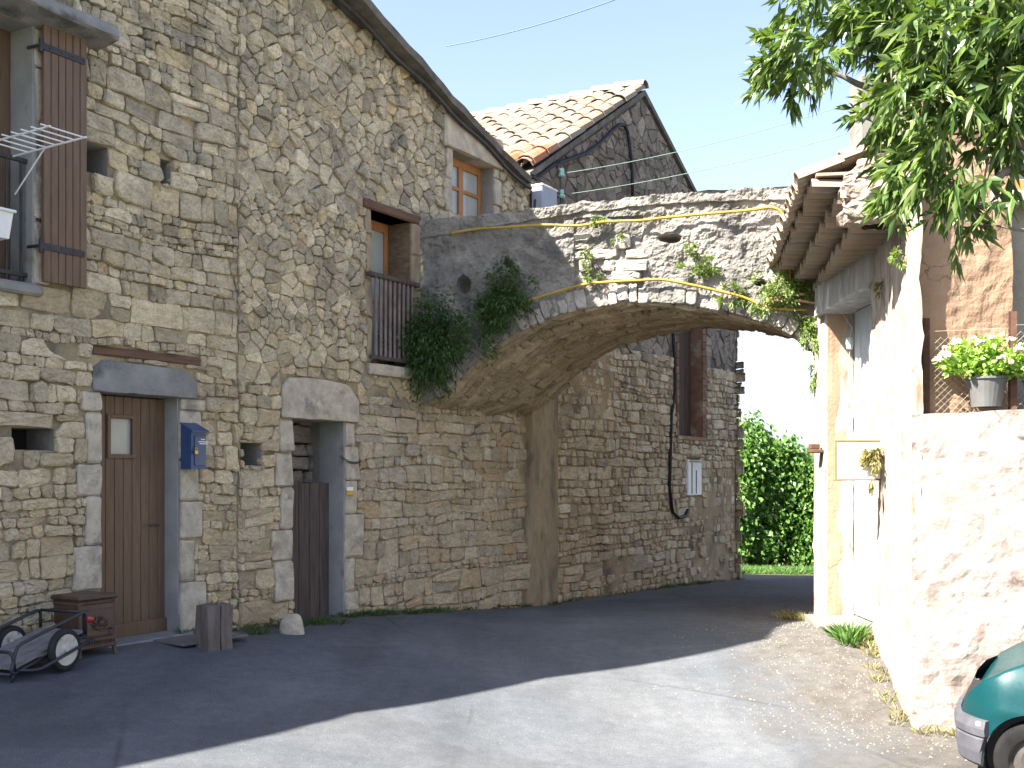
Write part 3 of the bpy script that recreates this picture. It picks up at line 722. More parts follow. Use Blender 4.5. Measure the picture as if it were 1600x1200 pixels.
canal_tiles(mbr, Vector((-3.25, .35, 8.14)), Vector((0, 1, 0)), dn, nr, 16, 25, .23, .39, .105, random.Random(3), 1, under=False)
mbr.build('roof', [m_roofdark, m_tile], houseA)
mbr = MB()   # black cable clipped under the verge
mbr.tube([(t, -.16 + .08 * min(1, max(0, (t - 1.5) / 4.6)), pl(t, sl) - .07 + .02 * math.sin(t * 5)) for t in np.linspace(1.0, 6.5, 40)], .028, 6); mbr.build('verge_cable', m_iron, houseA)
mbr = MB(); mbr.tube([(6.62, -.1, 5.3), (6.62, -.08, 5.0), (6.62, -.08, 4.3)], .045, 8); mbr.build('downpipe', m_iron, houseA)
# mailbox
x0, x1, z0, z1 = rect(278, 301, 664, 733)
mw = x1 - x0; base = wl((x0 + x1) / 2, .035, z0); mh = z1 - z0
mail = empty('mailbox', base, ROT, 'blue metal mailbox with a sloping lid fixed beside the brown door', 'mailbox')
m_blue = rough_mat('blue_painted_metal', (.022, .05, .13), (.035, .07, .16), 5, .45, 30, .002, .3, spec=.5)
mbm = MB(); hw = mw / 2; dp = .13
mbm.prism([(-dp, 0), (0, 0), (0, mh), (-dp, mh - .06)], lambda p, q, w: Vector((w, p, q)), -hw, hw); mbm.build('body', m_blue, mail)
mbm = MB(); mbm.prism([(-dp - .03, mh - .068), (.0, mh + .008), (.0, mh + .018), (-dp - .03, mh - .055)], lambda p, q, w: Vector((w, p, q)), -hw - .012, hw + .012); mbm.build('lid', m_blue, mail)
md_ = MB(); md_.box(-hw + .035, hw - .015, -dp - .012, -dp - .001, .03, mh - .1, bev=.004)
for k in range(3): md_.box(-hw + .06, hw - .05, -dp - .016, -dp - .011, .05 + k * .018, .058 + k * .018)
mdo = md_.build('door', rough_mat('grey_blue_metal', (.045, .07, .13), (.06, .085, .15), 5, .45, 30, .002, .3, spec=.5), mail)
md_ = MB()
for (zz, a, b) in ((.135, .10, .14), (.155, .07, .175), (.172, .085, .175)):
    x = -hw + a
    while x < -hw + b:
        w_ = random.uniform(.008, .018); md_.box(x, x + w_, -dp - .0155, -dp - .0115, mh - zz, mh - zz + .009); x += w_ + .004
md_.build('lettering', m_white, mdo)
md_ = MB(); md_.box(-hw + .02, -hw + .055, -dp - .03, -dp - .014, mh * .33, mh * .42, bev=.004); md_.tube([(-hw + .025, -dp - .022, mh * .42), (-hw + .03, -dp - .022, mh * .48), (-hw + .045, -dp - .022, mh * .48), (-hw + .05, -dp - .022, mh * .42)], .004, 6)
md_.build('padlock', rough_mat('brass', (.45, .30, .08), (.5, .36, .12), 8, .4, 10, 0, metallic=.7), mdo)
# planter on the window railing and the folding clothes rack
p0 = wl(tp(24) - .22, .10, tz(10, 385)[1]); pl_ = MB()
def planter(u, v):
    pass
ph = .19
for (a, b) in ((0, 1),):
    o_ = [(-.16, 0), (.0, 0), (.02, ph), (-.18, ph)]
    L0, L1 = -.8, 0.0
    pl_.prism([(-.15, 0), (0, 0), (.02, ph), (-.17, ph)], lambda p, q, w: Vector((w + (q / ph) * .02 * (1 if w == L1 else 0), p, q)), L0, L1)
    pl_.box(L0, L1 + .035, -.19, .03, ph, ph + .02, bev=.004)
tag(pl_.build('window_box', m_white, loc=p0, rotz=ROT), 'white plastic window box hung on the railing of the shuttered window', 'planter')
rk = MB(); zr = 4.0
for k in range(7): rk.tube([(-1.42, -.14 - k * .11, zr), (-1.07, -.14 - k * .11, zr)], .0055, 6)
for x in (-1.36, -1.07): rk.tube([(x, .02, zr - .01), (x, -.82, zr)], .0075, 6)
rk.tube([(-1.07, .0, zr - .3), (-1.07, -.35, zr - .01)], .006, 6)
tag(rk.build('clothes_rack', m_white, loc=(OX, OY, 0), rotz=ROT), 'white wire clothes drying rack sticking out from the shuttered window', 'drying rack')
# ------------------------------------------------------------------ gabled house beyond the arch
TB = 11.0
houseB = empty('gabled_house', tuple(wl(TB, 0, 0)), ROT, 'stone house behind the arch with clay tiled gable roof and tall dark window', 'house')
fnB = lambda x, z, o: Vector((x - TB, -o, z))
ap = tz(1003, 152); apex = (ap[0], ap[1]); eL = (6.62, 5.62); eR = (15.1, apex[1] - .5 * (15.1 - apex[0]))
topB = lambda t: pl(t, [eL, apex, eR])
t1 = tp(1150)
winB = rect(1059, 1096, 470, 682)
rnd = random.Random(23)
mb = MB()
mortar(mb, 6.62, t1, -1.2, 3.6, [winB], lambda t: topB(t), fnB, .1, .014)
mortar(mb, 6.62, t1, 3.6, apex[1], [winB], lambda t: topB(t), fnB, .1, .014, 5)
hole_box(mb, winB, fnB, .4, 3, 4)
resB = [[winB[0] - .12, winB[0], winB[2], winB[3]], [winB[1], winB[1] + .2, winB[2], winB[3]], winB, [pil[0], pil[1], -2, pil[3]]]
for c in coursed(7.1, t1, -1.1, 3.6, (.10, .19), rnd, .06):
    cx = sum(p[0] for p in c) / len(c); cz = sum(p[1] for p in c) / len(c)
    c = avoid(clip(c, 1, 0, t1 + .02), resB)
    if not c: continue
    if noise.noise(Vector((cx * .7, cz * .5, 4))) > .25: hh = (-.006, .015)
    else: hh = (.014, .05)
    if cx > 12.2 and cz < 1.6 and rnd.random() < .4: continue
    stone(mb, c, fnB, rnd, (.008, .019), hh, mi=1)
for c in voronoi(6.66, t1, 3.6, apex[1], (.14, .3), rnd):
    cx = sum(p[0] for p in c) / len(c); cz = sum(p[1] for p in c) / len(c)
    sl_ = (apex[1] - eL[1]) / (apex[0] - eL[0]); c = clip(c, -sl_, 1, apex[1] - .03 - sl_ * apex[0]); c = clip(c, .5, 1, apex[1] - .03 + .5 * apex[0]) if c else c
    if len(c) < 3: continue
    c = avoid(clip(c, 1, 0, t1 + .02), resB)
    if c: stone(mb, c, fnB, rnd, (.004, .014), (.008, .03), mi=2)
# corner return and body
fr = [Vector((t - TB, .42, z)) for t, z in ((6.62, -1.3), eL, apex, (t1, topB(t1)), (t1, -1.3))]; bk = [p + Vector((0, 7.5, 0)) for p in fr]
mb.add(fr + bk, [(0, 1, 2, 3, 4), (9, 8, 7, 6, 5)] + [(i, (i + 1) % 5, (i + 1) % 5 + 5, i + 5) for i in range(5)], 0)
mb.quad(fnB(t1, -1.3, 0), fnB(t1, -1.3, -.45), fnB(t1, topB(t1), -.45), fnB(t1, topB(t1), 0), 0)
mb.quad(fnB(6.62, 2.4, 0), fnB(6.62, 2.4, -.45), fnB(6.62, eL[1], -.45), fnB(6.62, eL[1], 0), 0)
rq = random.Random(8); z = -1.0
fnC = lambda x, z, o: Vector((t1 - TB + o, x, z))
for c in coursed(-.02, 3.0, -1.1, 5.4, (.14, .28), rq, .03): stone(mb, c, fnC, rq, (.004, .01), (.004, .016), mi=1)
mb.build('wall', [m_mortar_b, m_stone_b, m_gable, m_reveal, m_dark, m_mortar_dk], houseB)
mb = MB(); f_ = rect(1060, 1094, 470, 682)
x0, x1, z0, z1 = winB
mb.box(x0 - TB, x1 - TB, .24, .27, z0, z1)
for k in range(4): mb.box(x0 - TB + k * (x1 - x0) / 4 + .01, x0 - TB + (k + 1) * (x1 - x0) / 4 - .01, .21, .24, z0, z1, bev=.004)
wb = mb.build('window', rough_mat('dark_shutter_wood', (.045, .03, .022), (.09, .06, .045), 6, .8, 30, .004, .5, stretch=(6, 6, .5)), houseB)
mb = MB(); mb.box(x1 - .012 - TB, x1 + .01 - TB, .0, .21, z0, z1)
for k in range(18):
    zz = z0 + (z1 - z0) * k / 18; w_ = .2 if k % 2 else .13; mb.box(x1 - TB, x1 + w_ - TB, -.03, .05, zz + .005, zz + (z1 - z0) / 18 - .005, bev=.006); mb.box(x0 - .12 - TB + (k % 2) * .03, x0 - TB, -.03, .05, zz + .005, zz + (z1 - z0) / 18 - .005, bev=.006)
mb.box(x0 - .1 - TB, x1 + .15 - TB, -.06, .2, z0 - .07, z0, bev=.01)
mb.build('brick_surround', rough_mat('old_red_brick', (.14, .075, .045), (.24, .14, .085), 7, .95, 30, .01, .6, stain=((.28, .23, .16), 3, .55), isl=.3), houseB)
# buttress strip of plaster at the joint of the two houses
mb = MB()
def pilf(u, v):
    x = pil[0] + (pil[1] - pil[0]) * u; z = -.6 + (pil[3] + .6) * v; o = .10 if 0.02 < u < .98 else -.05
    return fnB(x + .02 * noise.noise(Vector((0, z * 2, 3))), z, o + .018 * noise.fractal(Vector((x * 4, z * 3, 1)), .8, 2, 4))
mb.grid(pilf, 24, 60); mb.build('plaster_pilaster', m_plast_tan, houseB)
# roof
mb = MB(); back = 7.6
def slab(a, za, b, zb, ov):
    vs = [Vector((x - TB, y, z + dz)) for x, z in ((a, za), (b, zb)) for y in (-ov, back) for dz in (0, .09)]
    mb.add(vs, [(0, 1, 3, 2), (4, 6, 7, 5), (0, 4, 5, 1), (2, 3, 7, 6), (1, 5, 7, 3), (0, 2, 6, 4)], 0)
slab(eL[0] - .1, eL[1] - .05, apex[0], apex[1] + .02, .06); slab(apex[0], apex[1] + .02, eR[0], eR[1], .06)
dl = Vector((eL[0] - apex[0], 0, eL[1] - apex[1])).normalized(); nl = Vector((-abs(dl.z), 0, abs(dl.x)))
L_ = math.hypot(eL[0] - apex[0], eL[1] - apex[1]); rows = int(L_ / .42)
canal_tiles(mb, Vector((apex[0] - TB, .06, apex[1] + .13)), Vector((0, 1, 0)), dl, nl, 22, rows, .33, .42, .155, random.Random(9), 1)
for k in range(18):   # ridge tiles
    vs = []; o = Vector((apex[0] - TB, -.08 + k * .42, apex[1] + .16)); canal_tiles(mb, o, Vector((1, 0, 0)), Vector((0, 1, .04)).normalized(), Vector((0, 0, 1)), 1, 1, .25, .42, .14, random.Random(k), 1, under=False)
mb.build('roof', [m_roofdark, m_tile], houseB)
mb = MB()
canal_tiles(mb, Vector((eL[0] - TB, .06, eL[1] + .155)) - dl * .95, Vector((0, 1, 0)), dl, nl, 5, 2, .33, .42, .16, random.Random(10), 0)
nt_ = mb.build('eave_tiles', m_tile_red, houseB); nt_['label'] = 'newer bright orange clay tiles at the eave corner'
# service box, insulator, cables
x0, x1, z0, z1 = rect(826, 850, 297, 322)
ub = empty('utility_box', wl((x0 + x1) / 2, .1, z0 - .1), ROT, 'small grey electrical box on the gable above the arch', 'electrical box')
m_gbox = rough_mat('grey_plastic', (.26, .29, .34), (.3, .33, .38), 4, .5, 20, .001, .2)
mb = MB(); mb.box(-(x1 - x0) / 2, (x1 - x0) / 2, -.11, .06, 0, z1 - z0 + .1, bev=.012); mb.build('body', m_gbox, ub)
mb = MB(); mb.box(-(x1 - x0) / 2 - .01, (x1 - x0) / 2 + .01, -.12, .06, z1 - z0 + .09, z1 - z0 + .12, bev=.008); mb.build('lid', m_white, ub)
m_cable = rough_mat('black_cable', (.012, .012, .014), (.02, .02, .022), 5, .6, 10, 0)
def gpt(x, y, out=.06):
    t, z = tz(x, y); return wl(t, out, z)
mb = MB(); mb.tube([gpt(*p) for p in ((824, 272), (832, 281), (842, 272), (860, 258), (882, 250), (910, 240), (930, 226), (948, 208), (962, 196), (970, 196), (975, 206), (978, 225), (981, 250), (983, 280), (983, 312))], .028, 7)
tag(mb.build('electric_cable', m_cable, smooth=True), 'black cable looping up across the dark gable and down behind the arch', 'cable')
mb = MB(); pts = [gpt(*p) for p in ((1046, 500), (1049, 560), (1050, 610), (1044, 650), (1043, 700), (1041, 760), (1046, 800), (1056, 809), (1066, 806), (1070, 796))]
mb.tube(pts, .03, 7); tag(mb.build('drop_cable', m_cable, smooth=True), 'black cable running down the wall left of the tall dark window to a curled end', 'cable')
ins = gpt(861, 276, .12); ins2 = gpt(868, 304, .12)
m_grn = rough_mat('green_glass_insulator', (.25, .45, .38), (.3, .5, .42), 6, .2, 10, 0, spec=.6); m_wire = rough_mat('green_grey_wire', (.11, .17, .14), (.14, .2, .165), 6, .5, 10, 0)
bt = empty('wire_bracket', wl(tp(864), 0, tz(864, 300)[1]), ROT, 'iron wall bracket carrying two green glass insulators above the grey box', 'bracket')
z0b = tz(864, 300)[1]
mb = MB(); mb.tube([(0, 0, .4), (0, -.12, .4), (0, -.12, -.25), (0, 0, -.25)], .012, 6); mb.build('bracket_arm', m_iron, bt)
for zz in (.24, -.06):
    mb = MB(); mb.lathe([(.0, .07), (.03, .07), (.035, .03), (.022, .015), (.045, 0), (.045, -.04), (.02, -.05), (0, -.05)], Matrix.Translation((0, -.14, zz)), 12); mb.build('insulator', m_grn, bt, smooth=True)
def catenary(a, b, sag, n=24): return [a.lerp(b, i / n) - Vector((0, 0, sag * 4 * (i / n) * (1 - i / n))) for i in range(n + 1)]
iA = wl(tp(864), .14, z0b + .24); iB = wl(tp(864), .14, z0b - .06)
mb = MB(); mb.tube(catenary(iA, at(1420, 130, 12.9), .12), .0045, 5); tag(mb.build('service_wire', m_wire), 'upper of two thin pale green wires crossing in front of the dark gable', 'wire')
mb = MB(); mb.tube(catenary(iB, at(1420, 180, 12.9), .10), .0045, 5); tag(mb.build('service_wire', m_wire), 'lower of two thin pale green wires crossing in front of the dark gable', 'wire')
mb = MB(); a_ = wl(4.2, .3, tz(655, 75)[1]); mb.tube(catenary(a_, at(1130, -70, 10.5), .1), .006, 5)
tag(mb.build('overhead_wire', rough_mat('sky_wire', (.07, .13, .16), (.09, .16, .19), 6, .5, 10, 0)), 'thin single wire crossing the open sky above the tiled roof', 'wire')
# meter cover
x0, x1, z0, z1 = rect(1070, 1091, 718, 774)
mt = empty('meter_box', wl((x0 + x1) / 2, 0, z0), ROT, 'narrow white meter cover set in the wall below the tall window', 'meter box')
hw = (x1 - x0) / 2; mh = z1 - z0
mb = MB(); mb.box(-hw, hw, -.07, .05, 0, mh, bev=.012); mb.build('body', m_white, mt)
mb = MB(); mb.box(-hw * .55, -hw * .45, -.076, -.069, .03, mh - .06); mb.box(hw * .1, hw * .2, -.076, -.069, .03, mh * .7); mb.box(-hw * .9, hw * .9, -.076, -.069, mh - .05, mh - .035); mb.build('door_seam', m_oldwood, mt)
mb = MB(); mb.lathe([(hw * .95, 0), (hw * .95, .02), (0, .03)], Matrix.Translation((0, -.02, mh + .03)), 12); mb.box(-hw, hw, -.06, .05, mh, mh + .12, bev=.03); mb.build('hood', m_plast_tan, mt)

# ------------------------------------------------------------------ bridge arch
P0 = wl(tp(655), 0, 0); P1 = Vector((3.36, 12.0, 0)); ex = (P1 - P0).normalized(); LB = (P1 - P0).length
ed = Vector((DX, DY, 0)); en = Vector((ex.y, -ex.x, 0))      # en points to the camera side
def sz(x, y):                                                  # photo point -> (s, z) on the bridge front
    u = (x - 800.0) / F; s = (u * P0.y - P0.x) / (ex.x - u * ex.y); Y = P0.y + ex.y * s; return s, CH + (HZ - y) / F * Y
arch = [sz(*p) for p in ((655, 634), (690, 618), (712, 596), (735, 575), (762, 551), (790, 530), (820, 513), (850, 500), (885, 489), (920, 481), (950, 475), (985, 471), (1025, 472), (1060, 475), (1095, 480), (1130, 487), (1165, 495), (1200, 506), (1222, 515), (1240, 525), (1255, 538), (1268, 554))]
arch[-1] = (LB + .02, arch[-1][1]); arch[0] = (-.02, arch[0][1])
top_ = [sz(*p) for p in ((655, 345), (740, 338), (830, 328), (900, 318), (990, 309), (1080, 300), (1170, 295), (1262, 290))]; top_[-1] = (LB + .02, top_[-1][1]); top_[0] = (-.02, top_[0][1])
BW = 2.35
bridge = empty('stone_arch_bridge', tuple(P0), 0, 'rough stone footbridge arching over the road between the houses', 'bridge')
bp = lambda s, z, o, w=0.0: ex * s + en * o + ed * w + Vector((0, 0, z))
m_bface = rough_mat('rough_old_render', (.125, .118, .105), (.29, .268, .23), 3.5, .95, 22, .03, .9, stain=((.105, .10, .092), 1.6, .5), crack=(2.2, (.06, .055, .05)))
holesBr = [(sz(1030, 380), sz(1066, 365)), (sz(1178, 448), sz(1200, 436)), (sz(715, 460), sz(737, 430))]
def inhole(s, z):
    for (a, b) in holesBr:
        cx, cz = (a[0] + b[0]) / 2, (a[1] + b[1]) / 2; rx, rz = abs(b[0] - a[0]) / 2, abs(b[1] - a[1]) / 2
        q = ((s - cx) / rx) ** 2 + ((z - cz) / rz) ** 2 + .5 * noise.noise(Vector((s * 9, z * 9, 0)))
        if q < 1: return 1 - q
    return 0
pa, pb = sz(898, 462), sz(1004, 338)
def bface(u, v):
    s = LB * u; a = pl(s, arch); t = pl(s, top_) + .02 * noise.noise(Vector((s * 5, 0, 7))) + .015 * noise.noise(Vector((s * 14, 0, 2)))
    z = a + (t - a) * v
    o = .045 * noise.fractal(Vector((s * 2.2, z * 2.2, 4)), .7, 2.1, 5) + .016 * noise.fractal(Vector((s * 9, z * 10, 1)), .6, 2.2, 4)
    o += .022 * max(0, noise.cell(Vector((s * 5 + .7 * noise.noise(Vector((s * 6, z * 6, 0))), z * 6 + .7 * noise.noise(Vector((s * 6, z * 6, 9))), 2))) - .55)
    o -= .22 * inhole(s, z)
    if pa[0] < s < pb[0] and pa[1] < z < pb[1]: o -= .03
    if v > .9: o += .03
    return bp(s, z, o)
mb = MB(); mb.grid(bface, 300, 110)
# parapet tops, inner faces, deck and back
NB = 60; strip = []
for i in range(NB + 1):
    s = LB * i / NB; t = pl(s, top_) + .02 * noise.noise(Vector((s * 5, 0, 7))); strip.append((s, t))
def band(f0, f1):
    vs = [f0(s, t) for s, t in strip] + [f1(s, t) for s, t in strip]; n = NB + 1
    mb.add(vs, [(i, i + 1, n + i + 1, n + i) for i in range(NB)], 0)
band(lambda s, t: bp(s, t, .02), lambda s, t: bp(s, t + .02, -.32)); band(lambda s, t: bp(s, t + .02, -.32), lambda s, t: bp(s, t - .75, -.32))
band(lambda s, t: bp(s, t - .75, -.32), lambda s, t: bp(s, t - .75, .0, BW - .3)); band(lambda s, t: bp(s, t - .75, .0, BW - .3), lambda s, t: bp(s, t - .05, 0, BW - .3))
band(lambda s, t: bp(s, t - .05, 0, BW - .3), lambda s, t: bp(s, t - .06, 0, BW)); band(lambda s, t: bp(s, t - .06, 0, BW), lambda s, t: bp(s, pl(s, arch), 0, BW))
rnd = random.Random(41)
mb.build('spandrel_wall', m_bface, bridge, smooth=False)
# exposed stones where the render has fallen away
mb = MB()
for c in coursed(pa[0], pb[0], pa[1] + .15, pb[1] - .15, (.08, .17), rnd, .03):
    cx = sum(p[0] for p in c) / len(c); cz = sum(p[1] for p in c) / len(c)
    q = ((cx - (pa[0] + pb[0]) / 2) / (pb[0] - pa[0]) * 2) ** 2 + ((cz - (pa[1] + pb[1]) / 2) / (pb[1] - pa[1]) * 2) ** 2
    if q < 1.1 and rnd.random() < .7: stone(mb, c, lambda x, z, o: bp(x, z, o - .04), rnd, (.003, .009), (.02, .065))
mb.build('exposed_stones', rough_mat('pale_exposed_stone', (.25, .23, .19), (.40, .365, .30), 6, .9, 30, .012, .7, isl=.25), bridge)
# voussoirs along the edge of the arch
mb = MB(); acc = [0.0]
for a, b in zip(arch[:-1], arch[1:]): acc.append(acc[-1] + math.hypot(b[0] - a[0], b[1] - a[1]))
def on_arch(d):
    for i in range(len(arch) - 1):
        if acc[i] <= d <= acc[i + 1] or i == len(arch) - 2:
            k = (d - acc[i]) / (acc[i + 1] - acc[i]); a, b = arch[i], arch[i + 1]
            return a[0] + (b[0] - a[0]) * k, a[1] + (b[1] - a[1]) * k
def nrm_arch(d):
    a, b = on_arch(max(0, d - .15)), on_arch(min(acc[-1], d + .15)); dx, dz = b[0] - a[0], b[1] - a[1]; L = math.hypot(dx, dz); return -dz / L, dx / L
d = .25
while d < acc[-1] - .05:
    w_ = rnd.uniform(.06, .15); h = rnd.uniform(.13, .24); a, b = on_arch(d), on_arch(d + w_); na, nb = nrm_arch(d), nrm_arch(d + w_)
    lo = rnd.uniform(-.03, .015)
    stone(mb, [(a[0] + na[0] * lo, a[1] + na[1] * lo), (b[0] + nb[0] * lo, b[1] + nb[1] * lo), (b[0] + nb[0] * h, b[1] + nb[1] * h), (a[0] + na[0] * h, a[1] + na[1] * h)],
          lambda x, z, o: bp(x, z, o), rnd, (.002, .008), (-.005, .045), back=-.12)
    d += w_
mb.build('arch_ring', rough_mat('voussoir_stone', (.2, .185, .16), (.33, .30, .26), 5, .92, 28, .018, .8, isl=.28), bridge)
# vault
mb = MB()
mb.grid(lambda u, v: bp(*[(lambda q: q)(on_arch(acc[-1] * u)[k]) for k in (0, 1)], 0, BW * v), 60, 12, 0)
def vf(x, z, o):
    q = on_arch(min(max(x, 0), acc[-1])); n_ = nrm_arch(min(max(x, 0), acc[-1])); return bp(q[0] - n_[0] * o, q[1] - n_[1] * o, 0, min(max(z, .02), BW))
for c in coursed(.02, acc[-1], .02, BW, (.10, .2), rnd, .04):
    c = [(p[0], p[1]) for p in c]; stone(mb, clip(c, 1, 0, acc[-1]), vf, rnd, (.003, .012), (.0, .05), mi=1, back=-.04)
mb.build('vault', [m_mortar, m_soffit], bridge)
# abutment below the far end, behind the garage pier
mb = MB(); a = P1 - P0 + Vector((0, 0, 0))
mb.prism([(0, 0), (.5, 0), (.5, BW), (0, BW)], lambda p, q, w: ex * (LB + p + .02) + ed * (q + .03) + Vector((0, 0, w)), -.8, 3.2); mb.build('abutment', m_plast_tan, bridge)
# hoses along the bridge
m_yel = rough_mat('yellow_hose', (.26, .175, .025), (.40, .28, .05), 6, .55, 20, .002, .3)
def hose(pts, r=.016, out=.075):
    q = [sz(*p) for p in pts]; P = [P0 + bp(s, z, out) for s, z in q]; sm = []
    for i in range(len(P) - 1):
        p0, p1, p2, p3 = P[max(i - 1, 0)], P[i], P[i + 1], P[min(i + 2, len(P) - 1)]
        for k in range(5):
            f = k / 5; sm.append(.5 * ((2 * p1) + (p2 - p0) * f + (2 * p0 - 5 * p1 + 4 * p2 - p3) * f * f + (3 * p1 - p0 - 3 * p2 + p3) * f ** 3))
    sm.append(P[-1]); m_ = MB(); m_.tube(sm, r, 7); return m_
tag(hose([(705, 367), (740, 361), (780, 358), (850, 354), (905, 355), (945, 349), (1000, 347), (1035, 343), (1100, 337), (1170, 331), (1205, 327), (1222, 338), (1231, 370), (1233, 410), (1233, 445)]).build('hose', m_yel, smooth=True), 'yellow hose running along below the top of the bridge', 'hose')
tag(hose([(795, 490), (830, 471), (870, 458), (915, 446), (960, 442), (1000, 440), (1035, 439), (1080, 447), (1120, 456), (1160, 466), (1200, 482), (1262, 486)]).build('hose', m_yel, smooth=True), 'yellow hose following the curve just above the arch opening', 'hose')
m_copper = rough_mat('tan_pipe', (.35, .22, .12), (.42, .28, .16), 6, .6, 20, 0)
for (a_, b_, lab) in (((1195, 472), (1283, 463), 'upper of two thin tan pipes running from the bridge to the garage pier'), ((1195, 474), (1280, 478), 'lower of two thin tan pipes running from the bridge to the garage pier')):
    tag(hose([a_, ((a_[0] + b_[0]) / 2, (a_[1] + b_[1]) / 2 - 4), b_], .016, .14).build('pipe', m_copper, smooth=True), lab, 'pipe')
# ------------------------------------------------------------------ garage on the right
m_render = rough_mat('sun_bleached_render', (.24, .19, .15), (.42, .38, .325), 3.0, .95, 24, .012, .7, stain=((.21, .15, .11), 5.5, .55), spec=.1, stretch=(1.5, 1.5, .5), crack=(1.2, (.1, .075, .06)))
m_parapet = rough_mat('stained_pink_plaster', (.195, .162, .142), (.33, .295, .262), 16, .95, 24, .012, .7, stain=((.18, .143, .123), 4.0, .5), spec=.1, crack=(1.6, (.07, .05, .04)))
m_brown = rough_mat('brown_plaster', (.27, .175, .115), (.37, .25, .165), 2.2, .95, 26, .012, .7, stain=((.22, .17, .13), 2.2, .58), spec=.15, crack=(1.8, (.08, .055, .04)))
m_grey = rough_mat('grey_roughcast', (.22, .20, .165), (.29, .265, .22), 4, .95, 60, .012, .9, spec=.15)
m_conc = rough_mat('concrete', (.125, .118, .102), (.18, .17, .147), 3, .95, 30, .006, .6, stain=((.10, .095, .085), 2, .6))
C1 = Vector((2.94, 8.0, 0)); PO = Vector((3.28, 9.95, 0)); PI_ = Vector((3.33, 12.0, 0))
def wall_panel(mb_, p0, p1, z0f, z1f, th, nu, nv, amp=.02, mi=0, seed=0, left=1):
    """upright wall from p0 to p1, front roughened, with thickness th to the far side"""
    d = (p1 - p0); n = Vector((d.y, -d.x, 0)).normalized() * left
    def f(u, v):
        p = p0 + d * u; a, b = z0f(u), z1f(u); z = a + (b - a) * v
        o = amp * noise.fractal(Vector((p.x * 2.5 + seed, p.y * 2.5, z * 2.5)), .8, 2, 4) + .4 * amp * noise.noise(Vector((p.x * 11, p.y * 11, z * 11)))
        return p + n * o + Vector((0, 0, z + (.02 * noise.noise(Vector((p.x * 4, p.y * 4, 3))) if v == 1 else 0)))
    mb_.grid(f, nu, nv, mi)
    tp_ = [f(i / nu, 1) for i in range(nu + 1)]; bk_ = [p - n * th for p in tp_]; m_ = nu + 1
    mb_.add(tp_ + bk_, [(i, i + 1, m_ + i + 1, m_ + i) for i in range(nu)], mi)
    lo = [Vector((p.x, p.y, z0f(0))) for p in bk_]
    mb_.add(bk_ + lo, [(i, i + 1, m_ + i + 1, m_ + i) for i in range(nu)], mi)
    for u in (0, 1):
        a = [f(u, j / nv) for j in range(nv + 1)]; b = [p - n * th for p in a]; q = nv + 1
        mb_.add(a + b, [(j, j + 1, q + j + 1, q + j) for j in range(nv)], mi)
gar = empty('roadside_garage', (3.3, 10.5, 0), 0, 'low pale rendered garage with tiled eave over a blue door, right of the arch', 'garage')
G0 = Vector((3.3, 10.5, 0))
def G(p): return Vector(p) - G0
zEave = 3.98
mb = MB()
wall_panel(mb, G(C1), G(PO), lambda u: -.7, lambda u: zEave + .05, .07, 50, 90, .022, left=-1)
pillar0 = Vector((3.318, 11.52, 0))
wall_panel(mb, G(pillar0), G(PI_), lambda u: -.5, lambda u: zEave + .05, .3, 12, 80, .02, seed=3, left=-1)
wall_panel(mb, G(PO), G(pillar0), lambda u: 3.62, lambda u: zEave + .05, .3, 30, 8, .02, seed=6, left=-1)
# end wall towards the arch, and the other sides
mb.quad(G(PI_ + Vector((0, 0, -.5))), G((5.9, 12.2, -.5)), G((5.9, 12.2, 5.0)), G(PI_ + Vector((0, 0, zEave + .05))))
mb.build('wall', m_render, gar)
mb = MB()    # brown plastered door jambs
jd = Vector((.99, .05, 0))
def jamb(p, w):
    f = lambda u, v: G(p + jd * (.02 + .36 * u) + Vector((.0, -.012 + .012 * noise.noise(Vector((u * 3, v * 12, 2))), -.3 + 3.9 * v)))
    mb.grid(f, 8, 60)
jamb(pillar0, .36); mb.build('door_jamb', m_brown, gar)
mb = MB(); a, b = Vector((3.25, 11.68, 0)), Vector((3.20, 9.75, 0)); dd = b - a; nn = Vector((.995, .03, 0))
def lintf(u, v):
    pr = [(0, 0), (.0, .36), (.36, .36), (.36, 0), (0, 0)]; k = v * 4; i = min(int(k), 3); f = k - i
    q = (pr[i][0] + (pr[i + 1][0] - pr[i][0]) * f, pr[i][1] + (pr[i + 1][1] - pr[i][1]) * f)
    p = a + dd * u + nn * q[0]; z = 3.29 + .03 * u + q[1]
    return G((p.x + .008 * noise.noise(Vector((u * 9, z * 5, q[0] * 5))), p.y, z + .01 * noise.noise(Vector((u * 9, z * 5, 4)))))
mb.grid(lintf, 40, 16); mb.add([lintf(0, j / 16) for j in range(16)], [tuple(range(16))]); mb.add([lintf(1, j / 16) for j in range(16)], [tuple(range(16))])
mb.build('lintel', rough_mat('lime_streaked_concrete', (.25, .24, .23), (.36, .35, .33), 3, .95, 25, .008, .6, stretch=(3, 3, .6), stain=((.55, .55, .54), 2.2, .56)), gar)
mb = MB(); m_dblue = rough_mat('pale_blue_painted_door', (.42, .50, .56), (.52, .60, .66), 3, .7, 30, .004, .4, stretch=(4, 4, .5), spec=.3)
dA, dB = Vector((3.62, 11.5, 0)), Vector((3.60, 9.7, 0))
for k in range(9):
    p, q = dA.lerp(dB, k / 9 + .003), dA.lerp(dB, (k + 1) / 9 - .003)
    mb.add([G(v) for v in (p + Vector((0, 0, .12)), q + Vector((0, 0, .12)), q + Vector((0, 0, 3.3)), p + Vector((0, 0, 3.3)), p + Vector((.05, 0, .12)), q + Vector((.05, 0, .12)), q + Vector((.05, 0, 3.3)), p + Vector((.05, 0, 3.3)))],
           [(0, 1, 2, 3), (5, 4, 7, 6), (4, 0, 3, 7), (1, 5, 6, 2), (3, 2, 6, 7), (4, 5, 1, 0)])
mb.build('door', m_dblue, gar)
